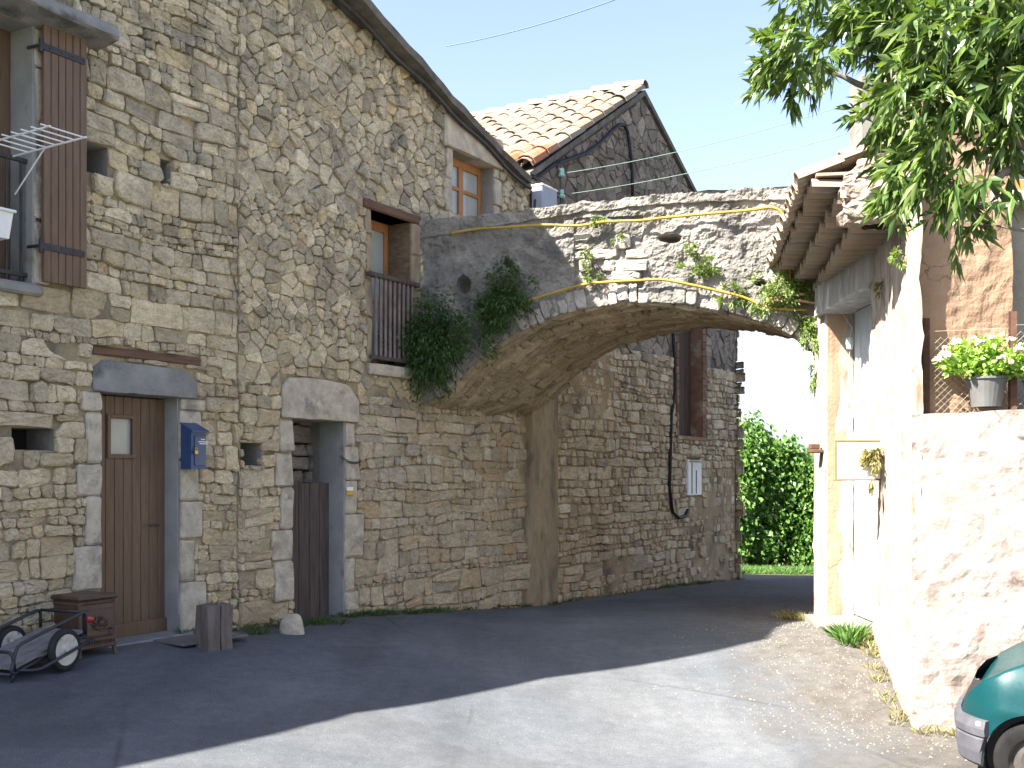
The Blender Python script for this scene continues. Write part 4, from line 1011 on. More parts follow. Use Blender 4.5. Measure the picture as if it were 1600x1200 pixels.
mb = MB(); mb.prism([(3.12, 11.6), (3.66, 11.55), (3.66, 9.7), (3.02, 9.6), (2.98, 10.6)], lambda p, q, w: G((p, q, w)), -.3, .10)
mb.build('doorstep', m_conc, gar)
# roof: slope rises away from the road
n0, n1 = Vector((2.27, 8.45, 0)), Vector((2.87, 12.05, 0)); al = (n1 - n0).normalized(); up = Vector((al.y, -al.x, .40)).normalized(); nrm = al.cross(up).normalized(); nrm = nrm if nrm.z > 0 else -nrm
eb = n0 + Vector((.36, 0, 4.03)); Lr = (n1 - n0).length
mb = MB(); dwn = -up; rowsR = 9; st_ = .36
canal_tiles(mb, G(eb + al * .07) + up * (rowsR * st_ - .30), al, dwn, nrm, int(Lr / .21), rowsR, .213, st_, .105, random.Random(15), 0, under=True)
mb.build('roof', tile_mat('garage_clay_tile', [(.28, .21, .14), (.32, .21, .13), (.31, .25, .18), (.28, .175, .11), (.33, .27, .2)]), gar)
mb = MB()
outd = Vector((-al.y, al.x, 0)); zv = Vector((0, 0, 1)); e0 = n0 + outd * 0
for ci, (back_, zc) in enumerate(((.07, 3.80), (.25, 3.675), (.43, 3.55))):   # three stepped courses of half-round tiles
    for k in range(int(Lr / .205) + 1):
        p = G(e0 + al * (k * .205 + (.0 if ci % 2 else .1)) - outd * (back_ + .42) + Vector((0, 0, zc)))
        canal_tiles(mb, p, al, outd, zv, 1, 1, .2, .3, .098, random.Random(k + ci * 50), 0, L=.42, under=False)
    a, b = G(e0 - outd * (back_ + .02) + Vector((0, 0, zc + .108))), G(e0 + al * Lr - outd * (back_ + .02) + Vector((0, 0, zc + .108)))
    c_, d_ = b - outd * .5, a - outd * .5; h3 = Vector((0, 0, .022))
    mb.add([a, b, c_, d_, a + h3, b + h3, c_ + h3, d_ + h3], [(0, 1, 2, 3), (7, 6, 5, 4), (0, 4, 5, 1), (1, 5, 6, 2), (2, 6, 7, 3), (3, 7, 4, 0)])
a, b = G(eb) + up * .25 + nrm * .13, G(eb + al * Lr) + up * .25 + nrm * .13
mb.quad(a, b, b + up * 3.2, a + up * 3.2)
mb.build('eave_underside', tile_mat('brown_tan_eave_tile', [(.20, .145, .10), (.30, .22, .15), (.25, .18, .125)]), gar)  # brown-tan undersides, a darker palette than the roof tiles
mb = MB()    # lumpy wall head under the verge
def lump(u, v):
    a = 2 * math.pi * u; z = 3.5 + .52 * v; r = (.19 + .05 * math.sin(v * 3.1)) * (1 if 0.02 < v < .98 else .3)
    p = Vector((2.80 + .10 * v, 8.36, 0)) + Vector((math.cos(a) * r * 1.25, math.sin(a) * r * .9, z))
    return G(p + Vector((.09 * noise.fractal(p * 5, .7, 2.1, 4), .07 * noise.fractal(p * 5 + Vector((9, 0, 0)), .7, 2.1, 4), .05 * noise.fractal(p * 6, .7, 2.1, 4))))
mb.grid(lump, 70, 40); mb.build('wall_head', rough_mat('lumpy_stone_render', (.17, .13, .10), (.33, .28, .235), 9, .95, 24, .02, .9, spec=.1), gar)
# small things on the garage front
sg = empty('sign_board', at(1340, 752, 11.3), 0, 'square white enamel panel with dark frame on the garage pier', 'sign')
Ys = 9.3; s0, s1 = at(1303, 751, Ys), at(1378, 687, Ys)
sg.location = (s0.x, Ys, s0.z); sw, sh2 = s1.x - s0.x, s1.z - s0.z
mb = MB(); mb.box(0.012, sw - .012, -.012, .012, .012, sh2 - .012); mb.build('panel', rough_mat('cream_enamel', (.66, .64, .58), (.74, .72, .66), 3, .5, 20, 0), sg)
mb = MB()
for a, b, c, d in ((0, .018, 0, sh2), (sw - .018, sw, 0, sh2), (.018, sw - .018, 0, .018), (.018, sw - .018, sh2 - .018, sh2)): mb.box(a, b, -.018, .018, c, d, bev=.004)
mb.build('frame', rough_mat('olive_frame', (.14, .12, .06), (.2, .17, .09), 6, .6, 20, 0), sg)
mb = MB(); wire = [Vector((3.5, 11.5, 3.28)), Vector((3.5, 11.2, 3.1)), Vector((3.46, 11.15, 2.98))]; mb.tube(wire, .006, 5)
mb.lathe([(0, .07), (.035, .06), (.04, .0), (.03, -.05), (0, -.06)], Matrix.Translation((3.46, 11.15, 2.93)), 8)
mb.tube([(3.46, 11.15, 2.9), (3.47, 11.2, 2.6), (3.46, 11.3, 2.3)], .004, 5)
tag(mb.build('hanging_lamp_socket', rough_mat('green_glass', (.3, .36, .32), (.42, .48, .42), 8, .3, 20, 0)), 'small glass fitting dangling on a wire below the garage lintel', 'fitting')
mb = MB(); mb.box(3.19, 3.33, 11.62, 11.78, 1.82, 1.86, bev=.008); mb.box(3.2, 3.3, 11.66, 11.74, 1.86, 1.92, bev=.008)
tag(mb.build('iron_bracket', m_rust), 'small rusty iron bracket on the garage pier above the white panel', 'bracket')

# ------------------------------------------------------------------ terrace wall and what stands on it
PD = Vector((.94, -.34, 0)).normalized(); PE = C1 + PD * 3.4
tw = empty('terrace_wall', tuple(C1), 0, 'sunlit pale plastered retaining wall with stained patches, at the right edge', 'wall')
mb = MB(); wall_panel(mb, Vector((0, 0, 0)), PE - C1, lambda u: -.8, lambda u: 2.03 + .12 * u, .4, 90, 70, .028, seed=5)
mb.build('wall', m_parapet, tw)
mb = MB(); mb.add([Vector((0, .05, 1.9)), Vector((3.2, -1.0, 1.9)), Vector((4.5, 1.6, 1.9)), Vector((2.4, 1.6, 1.9)), Vector((.05, .15, 1.9))], [(0, 1, 2, 3, 4)]); mb.build('terrace_floor', m_conc, tw)
br = empty('plastered_house', tuple(C1 + Vector((.05, .10, 0))), 0, 'brown and grey plastered house behind the terrace with a brown framed window', 'house')
B0 = C1 + Vector((.05, .10, 0)); BDir = Vector((.98, .18, 0)).normalized()
mb = MB(); wall_panel(mb, Vector((0, 0, 0)), BDir * .82, lambda u: 1.5, lambda u: 4.6, .1, 30, 80, .018, seed=9); mb.build('wall', m_brown, br)
mb = MB(); g0 = BDir * .84 + Vector((.02, .10, 0)); wall_panel(mb, g0, g0 + Vector((3.2, .35, 0)), lambda u: 1.5, lambda u: 5.4, .3, 60, 70, .006, seed=2); mb.build('wall', m_grey, br)
wx = g0 + Vector((-.12, -.03, 0)); wp = [wx + Vector((0, 0, 0)), wx + Vector((1.0, .10, 0))]
mb = MB()
for (u0, u1, z0, z1) in ((0, .10, 3.75, 4.25), (.9, 1.0, 3.75, 4.25), (.1, .9, 3.75, 3.84), (.1, .9, 4.16, 4.25), (.45, .55, 3.84, 4.16)): mb.box(wx.x + u0, wx.x + u1, wx.y - .05, wx.y + .06, z0, z1, bev=.006)
wnd = mb.build('window', m_orange, br); mb = MB(); mb.box(wx.x + .08, wx.x + .92, wx.y + .02, wx.y + .05, 3.8, 4.2); mb.build('pane', m_glass, wnd)
mb = MB(); mb.box(wx.x - .1, wx.x + 1.2, wx.y - .12, wx.y + .1, 3.64, 3.74, bev=.012); mb.build('window_sill', m_render, br)
# the taller house behind
uh = empty('tall_stuccoed_house', (4.2, 12.6, 0), 0, 'tall tan stuccoed house with a concrete corner pier, half hidden by the ash tree', 'house')
mb = MB(); q0 = at(1376, 60, 13.0); ztp = q0.z
wall_panel(mb, Vector((q0.x - 4.2, .4, 0)), Vector((q0.x - 4.2 + 4.2, -1.4, 0)), lambda u: -.5, lambda u: ztp + .3, 4.0, 40, 60, .006, seed=4); mb.build('wall', rough_mat('tan_stucco', (.15, .13, .10), (.2, .18, .145), 4, .95, 50, .008, .8, spec=.15), uh)
q1 = at(1345, 116, 12.75); q2 = at(1376, 116, 12.75); mb = MB()
mb.box(q1.x - 4.2, q2.x - 4.2 + .02, .15, .6, -.5, q1.z, bev=.015); mb.build('corner_pier', m_conc, uh)
# fence on the terrace wall
fn_ = empty('terrace_fence', (3.1, 7.95, 2.03), 0, 'rusty iron posts strung with chicken wire on top of the terrace wall', 'fence')
Fp = lambda p: Vector(p) - Vector((3.1, 7.95, 2.03))
def wtop(x, f=.12): 
    k = (x - C1.x) / PD.x; return C1 + PD * k + Vector((-PD.y * -f * 0 + .02, f, 2.03 + .12 * k / 3.4))
posts = []
for px_, tpx in ((1447, 490), (1583, 482), (1730, 480)):
    u = (px_ - 800) / F; k = (u * (C1.y + .12) - C1.x - .02) / (PD.x - u * PD.y); p = wtop(C1.x + PD.x * k); posts.append(p)
    hgt = .72; mb = MB(); mb.box(-.026, .026, -.004, .004, -.06, hgt); mb.box(-.026, -.018, -.004, .04, -.06, hgt)
    o = mb.build('post', m_rust, fn_); o.location = Fp(p); o.rotation_euler = (0, 0, -.2)
mb = MB(); 
for a, b in zip(posts[:-1], posts[1:]):
    L = (b - a).length; hh = .62; s = .052
    nx = int(L / s)
    for i in range(-int(hh / s), nx):
        for dr in (1, -1):
            pts = []
            x = i * s + (0 if dr == 1 else hh); 
            seg = []
            for q in range(0, int(hh / s) + 1):
                xx = i * s + q * s if dr == 1 else i * s + hh - q * s
                if 0 <= xx <= L: seg.append(Fp(a.lerp(b, xx / L) + Vector((0, .0, q * s))))
            if len(seg) > 1: mb.tube([seg[0], seg[-1]], .0012, 3, cap=False)
    mb.tube([Fp(a + Vector((0, 0, hh))), Fp(b + Vector((0, 0, hh - .02)))], .002, 4)
mb.build('wire_mesh', rough_mat('galvanised_wire', (.2, .17, .14), (.3, .26, .2), 8, .6, 20, 0), fn_)

# ------------------------------------------------------------------ leaves
class Leaves:
    def __init__(s, seed): s.r = np.random.default_rng(seed); s.V = []
    def add(s, P, D, L, Wd, droop=0.0, curl=.25):
        """P (n,3) leaf bases, D (n,3) directions"""
        n = len(P); P = np.asarray(P, float); D = np.asarray(D, float); D = D / np.maximum(np.linalg.norm(D, axis=1, keepdims=True), 1e-6)
        R = s.r.normal(size=(n, 3)); S = np.cross(D, R); S /= np.maximum(np.linalg.norm(S, axis=1, keepdims=True), 1e-6); N = np.cross(S, D)
        L = (np.ones(n) * L * s.r.uniform(.7, 1.2, n))[:, None]; Wd = (np.ones(n) * Wd * s.r.uniform(.75, 1.2, n))[:, None]
        tip = P + D * L + np.array([0, 0, -1.0]) * droop * L
        mid = P + D * L * .45
        s.V.append(np.stack([P, mid + S * Wd * .5 + N * Wd * curl, tip, mid - S * Wd * .5 + N * Wd * curl], 1))
    def build(s, name, mat, parent=None, loc=None):
        V = np.concatenate(s.V).reshape(-1, 3); n = len(V) // 4
        if loc is not None: V = V - np.array(loc)
        me = bpy.data.meshes.new(name); me.vertices.add(len(V)); me.vertices.foreach_set('co', V.astype(np.float32).ravel())
        b = np.arange(n)[:, None] * 4; tri = np.concatenate([b + np.array([[0, 1, 2]]), b + np.array([[0, 2, 3]])], 1).reshape(-1)
        me.loops.add(len(tri)); me.loops.foreach_set('vertex_index', tri.astype(np.int32))
        me.polygons.add(len(tri) // 3); me.polygons.foreach_set('loop_start', np.arange(0, len(tri), 3, dtype=np.int32)); me.polygons.foreach_set('loop_total', np.full(len(tri) // 3, 3, np.int32))
        me.materials.append(mat); me.update(calc_edges=True); me.validate()
        o = bpy.data.objects.new(name, me); C.objects.link(o)
        if parent is not None: o.parent = parent
        elif loc is not None: o.location = loc
        return o
m_ivy = leaf_mat('dark_shrub_leaf', (.032, .07, .02), (.085, .15, .04), .28)
m_tuft = leaf_mat('wall_weed_leaf', (.10, .17, .04), (.21, .28, .075), .3)
m_ash = leaf_mat('ash_leaf', (.042, .088, .02), (.15, .215, .062), .3, .35)
m_hedge = leaf_mat('hedge_leaf', (.05, .12, .025), (.14, .25, .06), .35, .4)
m_sedum = leaf_mat('sedum_leaf', (.17, .30, .05), (.30, .45, .10), .35, .4)
m_grass = leaf_mat('grass_blade', (.035, .075, .02), (.10, .15, .045), .3, .6)
m_dry = leaf_mat('dry_grass_blade', (.16, .15, .06), (.32, .28, .13), .3, .7)
m_bark = rough_mat('grey_bark', (.10, .085, .07), (.22, .19, .16), 8, .95, 40, .01, .8)
def shrub(name, label, c, rad, n, L, Wd, mat, down=.35, out=None, group=None, cat='plant', seed=1, stems=True):
    c = Vector(c); r = np.random.default_rng(seed); lv = Leaves(seed)
    root = empty(name, tuple(c), 0, label, cat, group)
    k = max(4, n // 60); cen = r.normal(size=(k, 3)) * .5 * np.array(rad); idx = r.integers(0, k, n)
    P = cen[idx] + r.normal(size=(n, 3)) * .15 * np.array(rad)
    D = P / np.array(rad) + r.normal(size=(n, 3)) * .6 + np.array([0, 0, -down])
    if out is not None: D += np.array(out) * .6
    lv.add(P, D, L, Wd, .25); lv.build('foliage', mat, root)
    if stems:
        m_ = MB(); o = Vector(out or (0, -1, 0)) * -max(rad) * .6
        for i in range(min(k, 9)):
            e = Vector(cen[i]); m_.tube([o, o.lerp(e, .5) + Vector((0, 0, .03)), e], [.008, .006, .003], 5)
        m_.build('stem', m_bark, root)
    return root
def on_bridge(x, y, out=.12):
    s, z = sz(x, y); return P0 + bp(s, z, out)
bo = tuple(en)
shrub('wall_shrub', 'large dark green shrub hanging in the corner where the bridge meets the house', on_bridge(678, 540, .22), (.40, .28, .46), 6500, .06, .02, m_ivy, .6, bo, seed=3)
shrub('wall_shrub', 'rounded dark green shrub growing from the shaded bridge face', on_bridge(784, 475, .14), (.30, .2, .33), 3400, .055, .018, m_ivy, .5, bo, seed=4)
shrub('wall_shrub', 'tiny dark green sprig above the rounded shrub on the bridge', on_bridge(797, 412, .06), (.08, .06, .09), 160, .045, .016, m_ivy, .2, bo, seed=5)
tf = [(936, 346, .10, .06, 150, 'small green tuft touching the upper yellow hose on the bridge'), (913, 398, .06, .10, 140, 'thin green tuft at the shadow edge on the bridge face'),
      (927, 430, .10, .06, 150, 'small green tuft just above the lower yellow hose near the shadow edge'), (968, 370, .05, .04, 60, 'tiny green sprig between the pale exposed bridge stones'),
      (1080, 393, .07, .08, 170, 'small yellow green tuft below the hollow in the bridge face'), (1093, 425, .17, .11, 520, 'wide yellow green tuft in the middle of the sunlit bridge face'),
      (1147, 461, .13, .12, 420, 'yellow green tuft sitting on the lower hose, right of the arch crown')]
for i, (x, y, rx, rz_, n, lab) in enumerate(tf):
    shrub('wall_tuft', lab, on_bridge(x, y, .05), (rx, .06, rz_), n, .055, .013, m_tuft, -.2, bo, 'tufts growing on the bridge face', seed=20 + i)
shrub('wall_tuft', 'broad green clump under the tile eave where the hose ends', on_bridge(1218, 455, .1), (.24, .14, .24), 1500, .055, .015, m_tuft, .1, bo, 'tufts growing on the bridge face', seed=40)
shrub('wall_tuft', 'green clump beside the garage lintel at the bridge end', on_bridge(1258, 445, .1), (.14, .12, .18), 700, .055, .015, m_tuft, .1, bo, 'tufts growing on the bridge face', seed=41)
shrub('wall_tuft', 'pale green hanging clump at the right end of the arch opening', on_bridge(1262, 520, .08), (.10, .1, .26), 600, .055, .014, m_tuft, .6, bo, 'tufts growing on the bridge face', seed=42)
shrub('wall_tuft', 'sparse trailing plant on the left edge of the garage pier', on_bridge(1268, 590, .06), (.06, .06, .2), 220, .055, .014, m_tuft, .8, bo, 'tufts growing on the bridge face', seed=43)
shrub('climbing_plant', 'straggly yellow green climber drooping over the right side of the white panel', at(1366, 715, 9.2), (.075, .06, .17), 620, .06, .012, m_dry, .7, (-.8, -.4, 0), seed=50)
shrub('wall_tuft', 'small green tuft high on the garage corner beneath the ash leaves', at(1404, 398, 8.2), (.03, .04, .12), 150, .05, .012, m_tuft, .3, (-.8, -.4, 0), 'tufts growing on the garage wall', seed=51)
shrub('wall_tuft', 'yellowish tuft on the garage corner below the lintel end', at(1374, 450, 9.2), (.03, .04, .07), 80, .05, .012, m_dry, .3, (-.8, -.4, 0), 'tufts growing on the garage wall', seed=52)
# zinc pot and sedum
Yp = 7.93; pc = at(1541, 636, Yp)
pot = MB(); pot.lathe([(0, 0), (.10, 0), (.145, .2), (.155, .2), (.155, .215), (.135, .215), (.13, .18), (0, .18)], Matrix.Translation((0, 0, 0)), 24)
pz = pc.z; pot_o = tag(pot.build('flower_pot', rough_mat('zinc', (.10, .10, .098), (.16, .158, .152), 5, .6, 20, .002, .3, metallic=.2), smooth=False, loc=(pc.x, Yp, pz)), 'round grey metal flower pot standing on the terrace wall', 'flower pot')
sd = empty('sedum', (pc.x, Yp, pz + .18), 0, 'bright green bushy sedum with pinkish flower heads in the grey pot', 'plant')
lv = Leaves(60); r_ = np.random.default_rng(61); nS = 95; hd_ = MB()
tips = []; heads = []
for i in range(nS):
    a = r_.uniform(0, 2 * math.pi); q = math.sqrt(r_.uniform(0, 1)); e = Vector((math.cos(a) * q * .37, math.sin(a) * q * .22, .30 - .17 * q * q + r_.uniform(-.04, .05))); tips.append(e)
    m = 26; k = r_.uniform(.35, 1, m)[:, None]; P = np.array(e)[None] * k * np.array([1, 1, 1]) + r_.normal(size=(m, 3)) * .012
    lv.add(P, np.array([e.x, e.y, .15])[None] * 1.2 + r_.normal(size=(m, 3)) * .35, .052, .034, 0, .1)
    if r_.random() < .38 and (q > .35):
        hd_ = MB(); heads.append(hd_)
        for j in range(12): hd_.lathe([(0, .014), (.012, .006), (.010, -.006), (0, -.008)], Matrix.Translation(e + Vector((r_.uniform(-.026, .026), r_.uniform(-.026, .026), .03 + abs(r_.normal()) * .008))), 5)
lv.build('foliage', m_sedum, sd); m_pink = rough_mat('pink_flower', (.5, .33, .27), (.6, .44, .36), 20, .9, 10, 0)
for h_ in heads: h_.build('flower_head', m_pink, sd)
sd2 = sd.copy(); C.objects.link(sd2); sd2.location = (pc.x + .35, Yp - .11, pz + .16); sd2.scale = (.8, .8, .8); sd2['label'] = 'second green sedum cut by the right edge of the picture, behind the fence post'; sd['group'] = sd2['group'] = 'sedums on the terrace wall'
for ch in list(sd.children):
    c_ = ch.copy(); C.objects.link(c_); c_.parent = sd2
pot2 = pot_o.copy(); C.objects.link(pot2); pot2.location = (pc.x + .35, Yp - .11, pz + .005); pot2.scale = (.85, .85, .85); pot2['label'] = 'second grey metal pot on the terrace wall, cut by the right edge of the picture'; pot2['group'] = pot_o['group'] = 'pots on the terrace wall'
pot_o['label'] = 'round grey metal flower pot left of the tall fence post on the terrace wall'
# ------------------------------------------------------------------ ash tree over the terrace
tb = Vector((5.3, 8.0, 1.9)); tree = empty('ash_tree', tuple(tb), 0, 'ash tree with long drooping green leaves reaching in from the upper right', 'tree')
T = lambda p: Vector(p) - tb
mb = MB(); mb.tube([T((5.3, 8.0, 1.7)), T((5.25, 7.9, 2.6)), T((5.1, 7.7, 3.5)), T((5.0, 7.5, 4.6)), T((4.9, 7.4, 6.0))], [.17, .14, .12, .10, .06], 12); mb.build('trunk', m_bark, tree, smooth=True)
blobs = [  # photo x, y, depth, radius in photo px (x, y), compound leaves, spray direction
    (1238, 118, 6.9, 36, 26, 46, (-.6, -.5)), (1268, 112, 6.9, 24, 22, 16, (-.4, -.8)), (1218, 110, 6.9, 20, 14, 20, (-.9, -.3)), (1252, 140, 6.9, 20, 12, 12, (-.1, -1)),
    (1240, 6, 7.0, 32, 14, 24, (-.4, -.9)), (1280, -5, 7.0, 30, 14, 18, (-.1, -.9)), (1325, 22, 6.8, 24, 24, 26, (-.5, -.6)), (1345, 52, 6.8, 18, 12, 14, (-.7, -.5)),
    (1375, 18, 6.7, 36, 26, 50, (-.4, -.7)), (1430, 22, 6.6, 46, 28, 60, (-.2, -.8)), (1405, 68, 6.6, 36, 16, 34, (-.5, -.6)), (1490, 36, 6.5, 46, 34, 70, (0, -.8)), (1560, 26, 6.4, 50, 36, 76, (.1, -.8)),
    (1450, 92, 6.5, 34, 22, 36, (-.4, -.7)), (1505, 108, 6.5, 42, 32, 64, (-.2, -.8)), (1570, 108, 6.4, 42, 40, 74, (0, -.8)), (1470, 125, 6.6, 30, 20, 28, (-.5, -.7)),
    (1392, 172, 6.6, 26, 16, 24, (-.6, -.7)), (1398, 205, 6.6, 20, 14, 14, (-.2, -.9)), (1450, 180, 6.5, 34, 24, 40, (-.3, -.8)), (1505, 182, 6.5, 42, 28, 50, (-.2, -.9)), (1568, 185, 6.4, 42, 30, 56, (0, -.9)),
    (1455, 230, 6.5, 26, 18, 24, (-.2, -.9)), (1440, 265, 6.5, 26, 22, 34, (-.3, -.9)), (1418, 315, 6.5, 22, 26, 28, (-.4, -.9)), (1465, 290, 6.5, 24, 22, 24, (-.1, -1)), (1402, 295, 6.5, 14, 18, 12, (-.6, -.8)),
    (1505, 328, 6.4, 30, 18, 30, (-.3, -.8)), (1540, 355, 6.4, 22, 14, 16, (0, -1)), (1575, 232, 6.4, 30, 18, 20, (.1, -.9)), (1590, 285, 6.4, 18, 12, 6, (.2, -.9)),
    (1640, 60, 6.4, 60, 70, 60, (.1, -.8)), (1650, 190, 6.5, 50, 50, 40, (.1, -.8)), (1440, -50, 6.8, 80, 36, 40, (-.2, -.8)), (1560, -50, 6.6, 80, 36, 40, (0, -.8))]
blobs = [(x, y - 22 if y > 90 else y - 6, Y - .9, rx * 1.1, ry, n, (dr[0] * 1.25, dr[1] * .55)) for x, y, Y, rx, ry, n, dr in blobs]
lv = Leaves(70); r_ = np.random.default_rng(71); twigs = MB()
for (x, y, Y, rx, ry, n, dr) in blobs:
    c = np.array(at(x, y, Y)); s = Y / F
    for i in range(int(n * .66)):
        p = c + np.array([r_.normal() * rx * s * .5, r_.normal() * .22, r_.normal() * ry * s * .5])
        d = np.array([dr[0] + r_.normal() * .55, r_.normal() * .6, dr[1] * .75 + r_.normal() * .5]); d /= np.linalg.norm(d)
        Lr_ = r_.uniform(.07, .15); m = 4
        # a whorl of narrow leaflets fanning out from the end of a twig
        m = 11; k = r_.uniform(.1, 1, m)
        R_ = p[None] + d[None] * (k * Lr_)[:, None] + np.array([0, 0, -.03])[None] * (k ** 2)[:, None]
        lv.add(R_, d[None] + np.array([0, 0, -.22])[None] + r_.normal(size=(m, 3)) * .46, .108, .028, .2, .18)
lv.build('crown', m_ash, tree, tuple(tb))
def br_(pts, r0, r1, name='branch'):
    P = [T(at(p[0], p[1], p[2] - .9)) for p in pts]; m_ = MB(); n = len(P); sm = []
    for i in range(n - 1):
        p0, p1, p2, p3 = P[max(i - 1, 0)], P[i], P[i + 1], P[min(i + 2, n - 1)]
        for k in range(4):
            f = k / 4; sm.append(.5 * ((2 * p1) + (p2 - p0) * f + (2 * p0 - 5 * p1 + 4 * p2 - p3) * f * f + (3 * p1 - p0 - 3 * p2 + p3) * f ** 3) + Vector((random.uniform(-.008, .008), 0, random.uniform(-.008, .008))))
    sm.append(P[-1]); N = len(sm); m_.tube(sm, [r0 + (r1 - r0) * i / (N - 1) for i in range(N)], 7); return m_.build(name, m_bark, tree, smooth=True)
br_([(1860, 240, 7.4), (1700, 190, 7.0), (1560, 150, 6.7), (1480, 140, 6.7), (1400, 145, 6.8), (1360, 140, 6.85), (1320, 122, 6.9), (1270, 100, 6.9)], .05, .008)
br_([(1400, 145, 6.8), (1388, 118, 6.8), (1378, 100, 6.8)], .014, .006)
br_([(1850, 160, 7.4), (1700, 110, 6.9), (1560, 80, 6.5), (1460, 55, 6.5), (1405, 35, 6.5)], .045, .007)
br_([(1840, 300, 7.4), (1700, 290, 6.9), (1600, 262, 6.5), (1545, 285, 6.4), (1500, 292, 6.4), (1440, 290, 6.5)], .04, .007)
br_([(1545, 285, 6.4), (1520, 330, 6.4), (1530, 345, 6.4), (1550, 355, 6.4)], .012, .005)
br_([(1700, 290, 6.9), (1600, 228, 6.5), (1560, 212, 6.4), (1520, 190, 6.5)], .03, .006)
br_([(1530, 260, 6.4), (1545, 230, 6.4), (1535, 292, 6.4)], .008, .005)
br_([(1840, 380, 7.2), (1700, 350, 6.7), (1600, 358, 6.4), (1555, 352, 6.4)], .02, .004)

# ------------------------------------------------------------------ hedge beyond the arch
def bush(name, label, c, w, d, h, n, seed):
    root = empty(name, (c[0], c[1], zg(c[0], c[1])), 0, label, 'hedge', 'leafy hedge bushes beyond the arch'); r = np.random.default_rng(seed); lv = Leaves(seed)
    k = 120; ang = r.uniform(0, 2 * math.pi, k); zz = r.uniform(0, 1, k); prof = np.where(zz < .75, 1.0, 1 - ((zz - .75) / .25) ** 2 * .7); q = np.sqrt(r.uniform(.35, 1, k))
    cen = np.stack([np.cos(ang) * q * prof * w, np.sin(ang) * q * prof * d, .1 + zz * h], 1)
    idx = r.integers(0, k, n); P = cen[idx] + r.normal(size=(n, 3)) * np.array([.16, .16, .22])
    D = np.stack([np.cos(ang[idx]), np.sin(ang[idx]), np.full(n, -.35)], 1) + r.normal(size=(n, 3)) * .5
    lv.add(P, D, .17, .12, .2, .2)
    for j in range(16):   # upright shoots at the top
        x, y = r.uniform(-w, w) * .8, r.uniform(-d, d) * .8; zt = h * r.uniform(.95, 1.15); m = 34; kk = np.linspace(0, 1, m)
        P = np.stack([x + r.normal(size=m) * .05, y + r.normal(size=m) * .05, zt - .8 + kk * .8], 1); lv.add(P, r.normal(size=(m, 3)) + np.array([0, 0, .2]), .15, .10, .2, .2)
    lv.build('foliage', m_hedge, root)
    m_ = MB()
    for j in range(5): 
        a = 2 * math.pi * j / 5; m_.tube([(.1 * math.cos(a), .1 * math.sin(a), -.1), (.4 * w * math.cos(a), .4 * d * math.sin(a), h * .4), (.6 * w * math.cos(a), .6 * d * math.sin(a), h * .85)], [.05, .035, .015], 6)
    m_.build('stem', m_bark, root)
bush('hedge_bush', 'tallest leafy green hedge bush, touching the house corner', (7.1, 34.0), 1.0, 1.0, 4.35, 9000, 81)
bush('hedge_bush', 'middle leafy green hedge bush, between the house corner and the pier', (8.35, 34.4), .95, 1.0, 3.8, 8000, 82)
bush('hedge_bush', 'lower leafy green hedge bush beside the garage pier', (9.5, 34.2), .9, 1.0, 3.3, 7000, 83)
bush('hedge_bush', 'hedge bush mostly hidden behind the garage pier', (10.9, 34.4), 1.0, 1.0, 3.8, 5000, 84)
def tufts(name, label, pts, mat, L, seed, per=26, spread=.06, k='stuff'):
    lv = Leaves(seed); r = np.random.default_rng(seed)
    for (x, y, s) in pts:
        m = int(per * s); a = r.uniform(0, 2 * math.pi, m); P = np.stack([x + np.cos(a) * spread * r.uniform(0, 1, m) * s, y + np.sin(a) * spread * r.uniform(0, 1, m) * s, np.full(m, zg(x, y) - .01)], 1)
        D = np.stack([np.cos(a) * .55, np.sin(a) * .55, np.full(m, .9)], 1) + r.normal(size=(m, 3)) * .25
        lv.add(P, D, L * (.6 + .4 * s), L * .075, .18, .1)
    return kind(lv.build(name, mat), k, label, 'grass')
rw = random.Random(77); P_ = []
def along(t0, t1, n, o0=.02, o1=.2, s=(.5, 1.3)):
    return [(*wl(rw.uniform(t0, t1), rw.uniform(o0, o1)).xy, rw.uniform(*s)) for _ in range(n)]
P_ += along(1.0, 2.3, 34, .05, .42, (.4, 1.1)) + along(2.55, 3.3, 14, .0, .15) + along(3.0, 4.6, 26, .0, .25, (.4, 1.2)) + along(4.6, 6.6, 14, .0, .12, (.3, .7)) + along(6.8, 15, 40, .0, .18, (.3, 1.0)) + along(11, 13, 16, 0, .2, (.5, 1.2)) + along(.5, .8, 8, .05, .2)
tufts('weeds', 'low dark green weeds growing along the foot of the house walls', P_, m_grass, .105, 90, 26, .10)
P_ = []
for k in range(30):
    f = rw.random(); p = C1.lerp(PO, f) + Vector((-rw.uniform(.02, .14), 0, 0)); P_.append((p.x, p.y, rw.uniform(.3, .9)))
for k in range(26): P_.append((rw.uniform(3.0, 3.3), rw.uniform(11.9, 12.5), rw.uniform(.4, 1.3)))
for k in range(20): p = C1 + PD * rw.uniform(0, 1.0) + Vector((-.02, -rw.uniform(.03, .15), 0)); P_.append((p.x, p.y, rw.uniform(.3, .9)))
tufts('dry_weeds', 'dry yellowish weeds along the foot of the sunlit garage and terrace wall', P_, m_dry, .13, 91, 16, .05)
P_ = [(3.02 + rw.uniform(-.08, .1), 9.75 + rw.uniform(-.15, .2), rw.uniform(.7, 1.5)) for _ in range(14)]
tufts('grass_clump', 'fresh green grass clump at the garage doorstep', P_, m_hedge, .2, 92, 14, .05)
P_ = [(rw.uniform(4.5, 12), rw.uniform(27.8, 33.4), rw.uniform(.8, 2)) for _ in range(1300)]
tufts('verge_grass', 'sunlit grass verge between the road end and the hedge', P_, m_hedge, .2, 93, 14, .2)

